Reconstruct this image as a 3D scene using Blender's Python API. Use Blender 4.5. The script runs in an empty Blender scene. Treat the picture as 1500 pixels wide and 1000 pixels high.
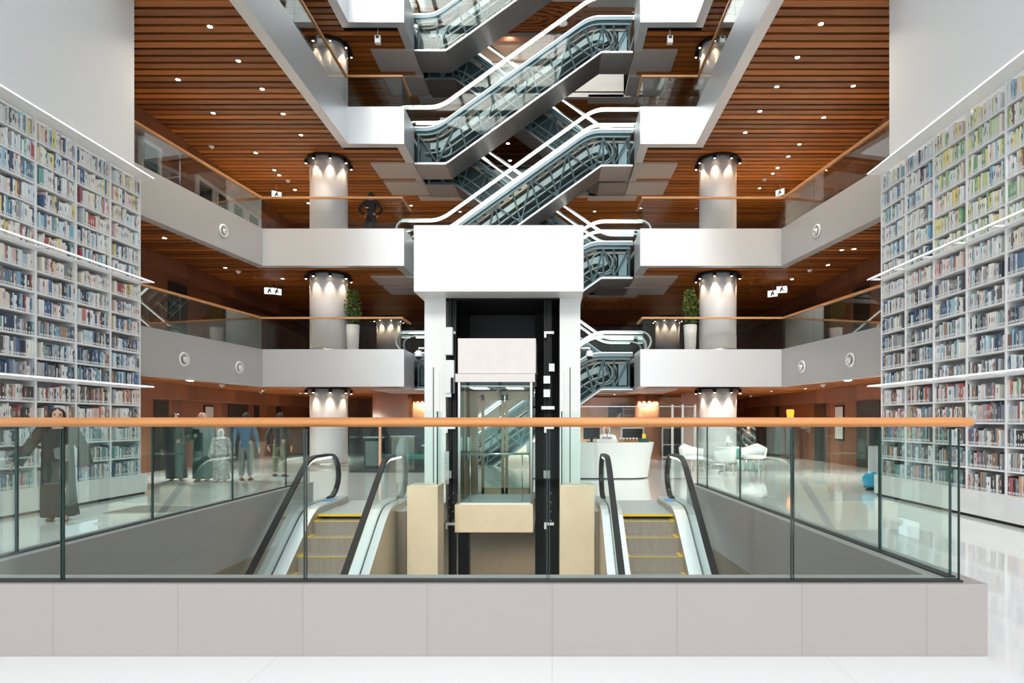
# interior of a library hall
import bpy, bmesh, math, random
from mathutils import Vector, Matrix
random.seed(7)
SC = bpy.context.scene
COL = SC.collection
PI = math.pi
# ---------------------------------------------------------------- survey constants (metres)
F, EYE = 920.0, 1.5            # focal length in px of a 1500 px wide frame, eye height
def dist(s): return F / s      # distance at which one metre spans s px
def on_z(px, py, z):           # point of a horizontal plane seen at a photo pixel
    s = (617 - py) / (z - EYE)
    return ((px - 809) / s, F / s, z)
AX = -0.95                     # symmetry axis of the hall
def mx(x): return 2 * AX - x
YB, YE, YR, YH = 19.78, 21.25, 22.89, 24.35    # band front, escalator planes, rear hall
LV = [0, 3.77, 7.57, 11.41, 15.24, 19.06]
FH = 1.17
XL, XR, YBACK = -12.0, 10.1, 33.0

# ---------------------------------------------------------------- materials
def new_mat(name):
    m = bpy.data.materials.new(name); m.use_nodes = True
    nt = m.node_tree; nt.nodes.clear()
    out = nt.nodes.new('ShaderNodeOutputMaterial')
    return m, nt, out
def N(nt, t, **kw):
    n = nt.nodes.new('ShaderNode' + t)
    for k, v in kw.items(): setattr(n, k, v)
    return n
def pbr(name, col, rough=.5, metal=0, spec=.5, var=0, scale=(1, 1, 1), bump=0, coat=0, nscale=6):
    m, nt, out = new_mat(name)
    b = N(nt, 'BsdfPrincipled')
    b.inputs['Base Color'].default_value = (*col, 1)
    b.inputs['Roughness'].default_value = rough
    b.inputs['Metallic'].default_value = metal
    b.inputs['Specular IOR Level'].default_value = spec
    b.inputs['Coat Weight'].default_value = coat
    if var or bump:
        tc = N(nt, 'TexCoord'); mp = N(nt, 'Mapping'); mp.inputs['Scale'].default_value = scale
        no = N(nt, 'TexNoise'); no.inputs['Scale'].default_value = nscale; no.inputs['Detail'].default_value = 5
        nt.links.new(tc.outputs['Object'], mp.inputs[0]); nt.links.new(mp.outputs[0], no.inputs['Vector'])
        if var:
            r = N(nt, 'ValToRGB')
            r.color_ramp.elements[0].position = .3; r.color_ramp.elements[1].position = .7
            r.color_ramp.elements[0].color = (*[max(0, c * (1 - var)) for c in col], 1)
            r.color_ramp.elements[1].color = (*[min(1, c * (1 + var)) for c in col], 1)
            nt.links.new(no.outputs['Fac'], r.inputs[0]); nt.links.new(r.outputs[0], b.inputs['Base Color'])
        if bump:
            bp = N(nt, 'Bump'); bp.inputs['Strength'].default_value = bump; bp.inputs['Distance'].default_value = .01
            nt.links.new(no.outputs['Fac'], bp.inputs['Height']); nt.links.new(bp.outputs[0], b.inputs['Normal'])
    nt.links.new(b.outputs[0], out.inputs[0])
    return m
def emit(name, col, s):
    m, nt, out = new_mat(name)
    e = N(nt, 'Emission'); e.inputs[0].default_value = (*col, 1); e.inputs[1].default_value = s
    nt.links.new(e.outputs[0], out.inputs[0]); return m
def glass(name, tint, refl=1.0, rough=0.0):
    m, nt, out = new_mat(name)
    t = N(nt, 'BsdfTransparent'); t.inputs[0].default_value = (*tint, 1)
    g = N(nt, 'BsdfGlossy'); g.inputs['Roughness'].default_value = rough; g.inputs[0].default_value = (.95, 1, .98, 1)
    f = N(nt, 'Fresnel'); f.inputs[0].default_value = 1.5
    mu = N(nt, 'Math', operation='MULTIPLY'); mu.inputs[1].default_value = refl
    mi = N(nt, 'MixShader')
    nt.links.new(f.outputs[0], mu.inputs[0]); nt.links.new(mu.outputs[0], mi.inputs[0])
    nt.links.new(t.outputs[0], mi.inputs[1]); nt.links.new(g.outputs[0], mi.inputs[2])
    nt.links.new(mi.outputs[0], out.inputs[0]); return m
def slat_wood(name, axis, pitch, dark, light, rough=.45):
    """boards: a tone per board (white noise on the board index) times a grain stretched along the board"""
    m, nt, out = new_mat(name)
    tc = N(nt, 'TexCoord'); sep = N(nt, 'SeparateXYZ'); nt.links.new(tc.outputs['Object'], sep.inputs[0])
    dv = N(nt, 'Math', operation='DIVIDE'); dv.inputs[1].default_value = pitch
    fl = N(nt, 'Math', operation='FLOOR'); wn = N(nt, 'TexWhiteNoise', noise_dimensions='1D')
    nt.links.new(sep.outputs[axis], dv.inputs[0]); nt.links.new(dv.outputs[0], fl.inputs[0]); nt.links.new(fl.outputs[0], wn.inputs['W'])
    mp = N(nt, 'Mapping'); mp.inputs['Scale'].default_value = (.5, 9, 9) if axis == 1 else (9, 9, .5)
    no = N(nt, 'TexNoise'); no.inputs['Scale'].default_value = 3; no.inputs['Detail'].default_value = 6
    nt.links.new(tc.outputs['Object'], mp.inputs[0]); nt.links.new(mp.outputs[0], no.inputs['Vector'])
    ma = N(nt, 'Math', operation='MULTIPLY'); ma.inputs[1].default_value = .55
    mb = N(nt, 'Math', operation='MULTIPLY_ADD'); mb.inputs[1].default_value = .5
    nt.links.new(wn.outputs[0], ma.inputs[0]); nt.links.new(no.outputs['Fac'], mb.inputs[0]); nt.links.new(ma.outputs[0], mb.inputs[2])
    r = N(nt, 'ValToRGB'); r.color_ramp.elements[0].position = .15; r.color_ramp.elements[1].position = .85
    r.color_ramp.elements[0].color = (*dark, 1); r.color_ramp.elements[1].color = (*light, 1)
    b = N(nt, 'BsdfPrincipled'); b.inputs['Roughness'].default_value = rough
    nt.links.new(mb.outputs[0], r.inputs[0]); nt.links.new(r.outputs[0], b.inputs['Base Color']); nt.links.new(b.outputs[0], out.inputs[0])
    return m
def tiles(name, col, joint, sx, sy, rough, gap=.006, coat=0, spec=.5, rot=(0, 0, 0)):
    m, nt, out = new_mat(name)
    tc = N(nt, 'TexCoord'); mp = N(nt, 'Mapping'); mp.inputs['Rotation'].default_value = rot
    br = N(nt, 'TexBrick'); br.offset = 0
    br.inputs['Scale'].default_value = 1; br.inputs['Brick Width'].default_value = sx; br.inputs['Row Height'].default_value = sy
    br.inputs['Mortar Size'].default_value = gap; br.inputs['Mortar Smooth'].default_value = .2
    br.inputs['Color1'].default_value = (*col, 1); br.inputs['Color2'].default_value = (*[c * .97 for c in col], 1); br.inputs['Mortar'].default_value = (*joint, 1)
    b = N(nt, 'BsdfPrincipled'); b.inputs['Roughness'].default_value = rough; b.inputs['Coat Weight'].default_value = coat
    b.inputs['Specular IOR Level'].default_value = spec; b.inputs['Coat Roughness'].default_value = .03
    nt.links.new(tc.outputs['Object'], mp.inputs[0]); nt.links.new(mp.outputs[0], br.inputs['Vector'])
    nt.links.new(br.outputs[0], b.inputs['Base Color']); nt.links.new(b.outputs[0], out.inputs[0])
    return m
def attr_mat(name, rough=.5):
    m, nt, out = new_mat(name)
    a = N(nt, 'Attribute'); a.attribute_name = 'Col'
    b = N(nt, 'BsdfPrincipled'); b.inputs['Roughness'].default_value = rough
    nt.links.new(a.outputs['Color'], b.inputs['Base Color']); nt.links.new(b.outputs[0], out.inputs[0]); return m

M = dict(
    floor=tiles('white_polished_tile', (.87, .88, .88), (.74, .75, .75), 1.75, 1.75, .09, .004, coat=.35),
    basement=tiles('basement_stone', (.42, .36, .30), (.25, .21, .17), .9, .9, .4, .008),
    void=tiles('taupe_wall_panel', (.255, .195, .138), (.205, .158, .112), 3.0, 2.2, .5, .004, rot=(PI/2, 0, PI/2)),
    curb=tiles('pale_stone_slab', (.385, .350, .343), (.33, .30, .295), .797, 3, .35, .005, rot=(PI/2, 0, 0)),
    side_panel=pbr('fascia_metal_darker', (.47, .475, .478), .42, .3),  # darker grey version of the fascia metal, for the two lower side fronts
    plate=pbr('floor_plate_steel', (.62, .64, .65), .45, .5),
    white=pbr('white_paint', (.82, .83, .83), .5),
    white_gloss=pbr('white_lacquer', (.88, .88, .875), .25),
    fascia=pbr('white_metal_panel', (.77, .785, .80), .38, .72, var=.012, nscale=1.2),
    shelf=pbr('white_shelf', (.86, .86, .865), .4),
    plinth=pbr('white_marble', (.80, .81, .80), .25, var=.05, nscale=4),
    soffit=pbr('grey_brushed_metal', (.36, .335, .325), .36, .75, var=.05, nscale=2),
    soffit_pale=pbr('pale_grey_metal', (.62, .56, .53), .4, .35),
    steel=pbr('brushed_steel', (.66, .66, .65), .28, 1.0, var=.08, scale=(1, 1, 14), nscale=3),
    chrome=pbr('polished_steel', (.82, .83, .84), .1, 1.0),
    deck=pbr('bright_deck_metal', (.86, .88, .88), .33, .55),
    champagne=pbr('champagne_metal', (.62, .54, .43), .38, .6, var=.06, scale=(1, 1, 10), nscale=3),
    beige=pbr('beige_stone', (.96, .74, .52), .4, var=.05, nscale=3),
    truss=pbr('blue_grey_steel', (.20, .27, .30), .4, .4),
    truss_dark=pbr('dark_machinery', (.045, .06, .065), .5, .3),
    track=pbr('light_machinery', (.33, .38, .38), .5, .3),
    black=pbr('black_rubber', (.018, .018, .02), .32),
    handrail_brown=pbr('dark_rubber_handrail', (.022, .018, .018), .4, spec=.25),
    shaft=pbr('black_shaft', (.008, .008, .009), .6, spec=.2),
    shaft_grey=pbr('dark_grey_panel', (.035, .035, .037), .5, spec=.3),
    step=pbr('ribbed_step_metal', (.38, .32, .275), .5, .3, var=.25, scale=(60, 1, 1), nscale=4),
    yellow=pbr('yellow_line', (.95, .62, .03), .4),
    button=pbr('amber_button', (1.0, .55, .06), .3),
    blue=pbr('blue_notice', (.18, .45, .85), .4),
    rail=pbr('oiled_oak_handrail', (.66, .27, .085), .36, var=.16, scale=(.35, 6, 6), nscale=5),
    rail_thin=pbr('oak_rail', (.58, .27, .10), .4, var=.12, scale=(1, 1, 1), nscale=3),
    ceil=slat_wood('timber_slat_ceiling', 1, .29, (.105, .026, .004), (.47, .145, .020)),
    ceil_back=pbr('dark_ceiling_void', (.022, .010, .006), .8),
    wallwood=slat_wood('timber_wall', 0, .6, (.15, .048, .022), (.32, .115, .05)),
    wallwood_y=slat_wood('timber_wall_side', 1, .6, (.12, .04, .02), (.27, .10, .045)),
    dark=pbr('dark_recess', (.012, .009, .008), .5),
    copper=pbr('copper_cladding', (.80, .42, .27), .42, .35),
    peach=pbr('peach_stone', (.80, .53, .37), .5, var=.04),
    pink=pbr('pale_pink_panel', (.82, .66, .60), .5),
    column=tiles('satin_column_metal', (.86, .865, .89), (.70, .70, .72), 1.95, 1.25, .34, .008, rot=(PI/2, 0, 0)),
    lamp_black=pbr('black_lamp_body', (.01, .01, .01), .5, spec=.25),
    led=emit('led_strip', (1, 1, .97), 1.5),
    led_soft=emit('canopy_led', (1, 1, 1), 1.1),
    warm=emit('warm_lamp', (1, .82, .6), 12),
    lamp_white=emit('downlight_lens', (1, .93, .84), 9),
    flame=emit('amber_wall_lamp', (1, .26, .03), 2.0),
    green_led=emit('green_indicator', (.1, .9, .4), 1.5),
    sign=emit('lit_sign', (1, 1, 1), .9),
    screen=pbr('black_screen', (.012, .012, .014), .12),
    glass=glass('green_tinted_glass', (.94, .988, .976), .12),
    glass_side=glass('green_tinted_side_glass', (.94, .988, .976), .2),
    glass_clear=glass('clear_glass', (.965, .987, .982), .28),
    glass_gallery=glass('grey_gallery_glass', (.90, .91, .905), .45),
    glass_edge=pbr('glass_edge', (.016, .045, .04), .15),
    glass_esc=glass('escalator_glass', (.945, .978, .975), .11),
    cabglass=glass('cab_glass', (.89, .96, .945), .6),
    bronze=pbr('bronze_door_frame', (.36, .25, .16), .3, .8),
    cabpanel=pbr('cab_top_panel', (.82, .76, .735), .42, var=.03, nscale=5),
    teal=pbr('teal_fabric', (.02, .20, .18), .7),
    ball=pbr('blue_ball', (.01, .36, .60), .4),
    leaf=pbr('leaf', (.06, .16, .03), .5, var=.4, nscale=8),
    leaf_y=pbr('yellow_leaf', (.40, .38, .03), .5),
    bark=pbr('bark', (.10, .06, .035), .8),
    soil=pbr('soil', (.04, .025, .015), .9),
    mat=pbr('grey_floor_mat', (.16, .16, .165), .8),
    skin=pbr('skin', (.56, .34, .25), .5), skin2=pbr('skin_tan', (.48, .28, .19), .5),
    hair=pbr('black_hair', (.012, .009, .008), .4),
    eye=pbr('eye', (.02, .012, .01), .2), lips=pbr('lips', (.45, .12, .11), .4),
    abaya=pbr('brown_black_abaya', (.026, .020, .016), .75, var=.15, nscale=5),
    cloth_black=pbr('black_cloth', (.014, .014, .016), .7),
    cloth_green=pbr('dark_green_cloth', (.015, .065, .048), .7),
    cloth_pale=pbr('pale_pattern_cloth', (.34, .335, .31), .7, var=.5, nscale=14),
    cloth_blue=pbr('blue_cloth', (.08, .17, .27), .7),
    cloth_grey=pbr('grey_cloth', (.19, .21, .20), .7),
    camo=pbr('camouflage_cloth', (.15, .15, .08), .75, var=.6, nscale=16),
    cloth_pink=pbr('pink_scarf', (.78, .50, .47), .7), cloth_white=pbr('white_cloth', (.86, .87, .88), .7),
    shoe=pbr('brown_shoe', (.16, .08, .05), .5), navy=pbr('navy_suit', (.03, .06, .12), .6),
    paper=pbr('white_paper', (.78, .78, .80), .6), ink=pbr('ink', (.06, .06, .07), .6),
    book=attr_mat('book_cloth', .55),
    tray=pbr('brown_pastry', (.42, .17, .06), .6), sky_frame=pbr('facade_mullion', (.22, .23, .24), .4, .4),
)

# ---------------------------------------------------------------- mesh building
class MB:
    def __init__(s): s.v, s.f, s.mi, s.sm, s.mats, s.cols = [], [], [], [], [], {}
    def _m(s, m):
        m = M[m] if isinstance(m, str) else m
        if m not in s.mats: s.mats.append(m)
        return s.mats.index(m)
    def add(s, vs, fs, m, smooth=False):
        o = len(s.v); s.v += [tuple(p) for p in vs]; i = s._m(m)
        for f in fs: s.f.append(tuple(o + k for k in f)); s.mi.append(i); s.sm.append(smooth)
        return o
    def box(s, x0, x1, y0, y1, z0, z1, m, bev=0):
        if bev:
            b = bev; ring = lambda z, i: [(x0+i, y0, z), (x1-i, y0, z), (x1, y0+i, z), (x1, y1-i, z), (x1-i, y1, z), (x0+i, y1, z), (x0, y1-i, z), (x0, y0+i, z)]
            def inner(z): return [(x0+b, y0+b*.3, z), (x1-b, y0+b*.3, z), (x1-b*.3, y0+b, z), (x1-b*.3, y1-b, z), (x1-b, y1-b*.3, z), (x0+b, y1-b*.3, z), (x0+b*.3, y1-b, z), (x0+b*.3, y0+b, z)]
            s.loft([inner(z0), ring(z0 + b*.5, b), ring(z1 - b*.5, b), inner(z1)], m, smooth=False); return s
        vs = [(x0,y0,z0),(x1,y0,z0),(x1,y1,z0),(x0,y1,z0),(x0,y0,z1),(x1,y0,z1),(x1,y1,z1),(x0,y1,z1)]
        s.add(vs, [(0,3,2,1),(4,5,6,7),(0,1,5,4),(1,2,6,5),(2,3,7,6),(3,0,4,7)], m); return s
    def obox(s, c, ux, uy, uz, hx, hy, hz, m):
        c, ux, uy, uz = Vector(c), Vector(ux), Vector(uy), Vector(uz)
        P = lambda a, b, d: c + ux*a*hx + uy*b*hy + uz*d*hz
        vs = [P(-1,-1,-1),P(1,-1,-1),P(1,1,-1),P(-1,1,-1),P(-1,-1,1),P(1,-1,1),P(1,1,1),P(-1,1,1)]
        s.add(vs, [(0,3,2,1),(4,5,6,7),(0,1,5,4),(1,2,6,5),(2,3,7,6),(3,0,4,7)], m); return s
    def loft(s, rings, m, smooth=True, caps=True, closed=True):
        n = len(rings[0]); o = len(s.v); fs = []
        vs = [p for r in rings for p in r]
        for i in range(len(rings)-1):
            for j in range(n if closed else n-1):
                k = (j+1) % n
                fs.append((i*n+j, i*n+k, (i+1)*n+k, (i+1)*n+j))
        s.add(vs, fs, m, smooth)
        if caps:
            i = s._m(m)
            s.f.append(tuple(o + j for j in reversed(range(n)))); s.mi.append(i); s.sm.append(False)
            e = o + (len(rings)-1)*n
            s.f.append(tuple(e + j for j in range(n))); s.mi.append(i); s.sm.append(False)
        return s
    def tube(s, pts, r, m, n=10, smooth=True, caps=True, flat=1.0, up=(0,0,1)):
        pts = [Vector(p) for p in pts]; rings = []
        for i, p in enumerate(pts):
            a = pts[max(i-1, 0)]; b = pts[min(i+1, len(pts)-1)]
            t = (b-a).normalized(); u = Vector(up)
            if abs(t.dot(u)) > .98: u = Vector((1,0,0)) if abs(t.x) < .9 else Vector((0,1,0))
            sx = t.cross(u).normalized(); sy = sx.cross(t).normalized()
            rr = r[i] if isinstance(r, (list, tuple)) else r
            rings.append([p + sx*math.cos(2*PI*k/n)*rr + sy*math.sin(2*PI*k/n)*rr*flat for k in range(n)])
        return s.loft(rings, m, smooth, caps)
    def sweep(s, pts, prof, m, side=None, smooth=False):
        """profile points (a, b): a along the fixed side vector, b along the in-plane normal"""
        pts = [Vector(p) for p in pts]; side = Vector(side); rings = []
        for i, p in enumerate(pts):
            a = pts[max(i-1, 0)]; b = pts[min(i+1, len(pts)-1)]
            t = (b-a).normalized(); nrm = side.cross(t).normalized()
            rings.append([p + side*q[0] + nrm*q[1] for q in prof])
        return s.loft(rings, m, smooth, True)
    def prism(s, poly, a0, a1, m, axis='z'):
        """extrude a 2-D outline: axis z -> (x, y), y -> (x, z), x -> (y, z)"""
        mk = {'z': lambda p, a: (p[0], p[1], a), 'y': lambda p, a: (p[0], a, p[1]), 'x': lambda p, a: (a, p[0], p[1])}[axis]
        n = len(poly); vs = [mk(p, a0) for p in poly] + [mk(p, a1) for p in poly]
        fs = [tuple(reversed(range(n))), tuple(range(n, 2*n))] + [(i, (i+1) % n, n+(i+1) % n, n+i) for i in range(n)]
        s.add(vs, fs, m); return s
    def lathe(s, prof, c, m, n=24, axis='z', smooth=True, caps=True):
        rings = []
        for r, h in prof:
            ring = []
            for k in range(n):
                a = 2*PI*k/n; u, v = r*math.cos(a), r*math.sin(a)
                ring.append({'z': (c[0]+u, c[1]+v, c[2]+h), 'y': (c[0]+u, c[1]+h, c[2]+v), 'x': (c[0]+h, c[1]+u, c[2]+v)}[axis])
            rings.append(ring)
        return s.loft(rings, m, smooth, caps)
    def ball(s, c, r, m, n=16, k=10, sc=(1,1,1)):
        rings = []
        for i in range(k+1):
            t = PI*i/k; rr = max(math.sin(t), .02)
            rings.append([(c[0]+r*sc[0]*rr*math.cos(2*PI*j/n), c[1]+r*sc[1]*rr*math.sin(2*PI*j/n), c[2]-r*sc[2]*math.cos(t)) for j in range(n)])
        return s.loft(rings, m, True)
    def torus(s, c, R, r, m, axis='y', n=32, k=8, sc=1.0):
        rings = []
        for i in range(n):
            a = 2*PI*i/n; ring = []
            for j in range(k):
                b = 2*PI*j/k; q = R + r*math.cos(b); h = r*math.sin(b)*sc; u, v = q*math.cos(a), q*math.sin(a)
                ring.append({'z': (c[0]+u, c[1]+v, c[2]+h), 'y': (c[0]+u, c[1]+h, c[2]+v), 'x': (c[0]+h, c[1]+u, c[2]+v)}[axis])
            rings.append(ring)
        vs = [p for q in rings for p in q]; fs = []
        for i in range(n):
            for j in range(k):
                fs.append((i*k+j, i*k+(j+1) % k, ((i+1) % n)*k+(j+1) % k, ((i+1) % n)*k+j))
        s.add(vs, fs, m, True); return s
    def xf(s, mat, start=0):
        for i in range(start, len(s.v)): s.v[i] = tuple(mat @ Vector(s.v[i]))
        return s
    def mesh(s, name):
        me = bpy.data.meshes.new(name); me.from_pydata(s.v, [], s.f)
        for m in s.mats: me.materials.append(m)
        me.polygons.foreach_set('material_index', s.mi); me.polygons.foreach_set('use_smooth', s.sm)
        bm = bmesh.new(); bm.from_mesh(me); bmesh.ops.recalc_face_normals(bm, faces=bm.faces); bm.to_mesh(me); bm.free()
        me.update(); return me
    def obj(s, name, parent=None):
        o = bpy.data.objects.new(name, s.mesh(name)); COL.objects.link(o)
        if parent: o.parent = parent
        return o
def thing(name, label, cat, loc=(0,0,0), rz=0, group=None):
    o = bpy.data.objects.new(name, None); COL.objects.link(o); o.empty_display_size = .1
    o.location = loc; o.rotation_euler = (0, 0, rz); return tag(o, label, cat, group)
def tag(o, label, cat, group=None, kind=None):
    o['label'] = label; o['category'] = cat
    if group: o['group'] = group
    if kind: o['kind'] = kind
    return o
def struct(mb, name, label=None):
    o = mb.obj(name); o['kind'] = 'structure'
    if label: o['label'] = label; o['category'] = name.split('_')[0].split('.')[0]
    return o
def copy_tree(o, parent=None):
    c = o.copy(); COL.objects.link(c)
    if parent: c.parent = parent
    for ch in [x for x in KIDS[o.name]]:
        d = ch.copy(); COL.objects.link(d); d.parent = c
        for g in KIDS.get(ch.name, []):
            e = g.copy(); COL.objects.link(e); e.parent = d
    return c
KIDS = {}
def index_kids():
    KIDS.clear()
    for o in SC.objects:
        KIDS.setdefault(o.name, [])
        if o.parent: KIDS.setdefault(o.parent.name, []).append(o)
def offset(path, d):
    """polyline shifted sideways by d (positive: to the left of travel), mitred"""
    out = []; n = len(path)
    for i, p in enumerate(path):
        def nr(a, b):
            dx, dy = b[0]-a[0], b[1]-a[1]; l = math.hypot(dx, dy); return (-dy/l, dx/l)
        if i == 0: q = nr(path[0], path[1]); out.append((p[0]+q[0]*d, p[1]+q[1]*d)); continue
        if i == n-1: q = nr(path[-2], path[-1]); out.append((p[0]+q[0]*d, p[1]+q[1]*d)); continue
        a, b = nr(path[i-1], p), nr(p, path[i+1]); k = 1 + a[0]*b[0] + a[1]*b[1]
        out.append((p[0]+(a[0]+b[0])*d/k, p[1]+(a[1]+b[1])*d/k))
    return out
def spot(loc, power, size, blend, col, aim=(0,0,-1), radius=.04):
    l = bpy.data.lights.new('lamp_glow', 'SPOT'); l.energy = power; l.spot_size = math.radians(size); l.spot_blend = blend
    l.color = col; l.shadow_soft_size = radius
    o = bpy.data.objects.new('lamp_glow', l); COL.objects.link(o); o.location = loc
    o.rotation_euler = Vector(aim).to_track_quat('-Z', 'Y').to_euler(); return o
WORLD, SUN, EXPO, LOUNGE = 1.25, 1.2, 0.55, 480
# ================================================================ SETTING
BZ = -3.5
fl = MB()
for x0, x1, y0, y1 in ((-14, 12, -7, 4.12), (-12.4, -4.2, 4.12, 10.5), (2.45, 10.4, 4.12, 10.5), (-12.4, -1.98, 10.5, 13.3),
                       (.14, 10.4, 10.5, 13.3), (-12.4, 10.4, 13.3, YBACK)):
    fl.box(x0, x1, y0, y1, -.35, 0, 'floor')
struct(fl, 'floor')
struct(MB().box(-12, 10, 3.5, YBACK, BZ-.2, BZ, 'basement'), 'floor_basement')
GR = [(2.655, 4.06), (2.40, 10.3)]                                   # right guard line, slightly splayed
cb = MB()
cb.box(-4.36, 2.78, 4.01, 4.26, -.34, .461, 'curb')
struct(cb, 'wall_curb_front')
cb = MB(); cb.box(-4.36, -4.09, 4.26, 10.75, -.34, .461, 'curb'); struct(cb, 'wall_curb_left')
cb = MB(); cb.prism([(2.78, 4.26), (2.53, 10.6), (2.27, 10.6), (2.52, 4.26)], -.34, .461, 'curb'); struct(cb, 'wall_curb_right')
vw = MB(); vw.box(-4.36, -4.09, 4.26, 10.75, BZ, -.34, 'void'); struct(vw, 'wall_void_left')
vw = MB(); vw.prism([(2.78, 4.26), (2.53, 10.6), (2.27, 10.6), (2.52, 4.26)], BZ, -.34, 'void'); struct(vw, 'wall_void_right')
vw = MB(); vw.box(-4.09, -2.43, 10.46, 10.499, BZ, -.002, 'void'); vw.box(.71, 2.27, 10.46, 10.499, BZ, -.002, 'void'); struct(vw, 'wall_void_back')
vw = MB(); vw.box(-4.36, 2.78, 4.01, 4.26, BZ, -.34, 'void'); struct(vw, 'wall_void_front')
vw = MB(); vw.box(-12, 10, YBACK-5, YBACK-4.8, BZ, -.35, 'void'); struct(vw, 'wall_basement_back')
# stone piers that carry the lift guard
for x0, x1, side in ((-2.42, -1.91, 'left'), (.126, .70, 'right')):
    p = MB(); p.box(x0, x1, 10.465, 11.05, BZ, .42, 'beige'); struct(p, 'wall_pier_' + side)

# outer walls
w = MB(); w.box(XL-.4, XL, 12.2, YBACK, 0, 24, 'wallwood_y')
struct(w, 'wall_left')
w = MB(); w.box(XR, XR+.4, 12.2, YBACK, 0, 24, 'wallwood_y')
struct(w, 'wall_right')
w = MB(); w.box(XL, XR, YBACK, YBACK+.3, 0, 24, 'wallwood')
struct(w, 'wall_back')
EL, ER = 13.04, 12.80                  # far ends of the two book walls
w = MB(); w.box(-12.4, -8.68, -7, EL, 6.53, 24, 'white'); w.box(-12.4, -8.90, -7, EL, 0, 6.53, 'white'); struct(w, 'wall_white_left')
w = MB(); w.box(6.87, 10.5, -7, ER, 6.5, 24, 'white'); w.box(7.05, 10.5, -7, ER, 0, 6.5, 'white'); struct(w, 'wall_white_right')
# window wall behind the camera and roof light above the hall
fw = MB()
for i in range(11): x = -8.6 + i*1.53; fw.box(x-.05, x+.05, -7.1, -6.9, 0, 24, 'sky_frame')
for z in (0.05, 3, 6, 9, 12, 15, 18, 21, 24): fw.box(-8.7, 6.9, -7.08, -6.92, z-.05, z+.05, 'sky_frame')
struct(fw, 'window_1')
rf = MB()
for i in range(8): x = -8.6 + i*2.2; rf.box(x-.06, x+.06, -7, 20, 24, 24.4, 'white')
for i in range(9): y = -7 + i*3.3; rf.box(-8.7, 6.9, y-.06, y+.06, 24, 24.4, 'white')
struct(rf, 'ceiling_skylight')
rb = MB(); rb.box(XL-.4, XR+.4, YE, YBACK+.3, 24, 24.3, 'white'); rb.box(XL-.4, -8.7, 12, YE, 24, 24.3, 'white'); rb.box(6.9, XR+.4, 12, YE, 24, 24.3, 'white')
struct(rb, 'ceiling_roof')

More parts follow.
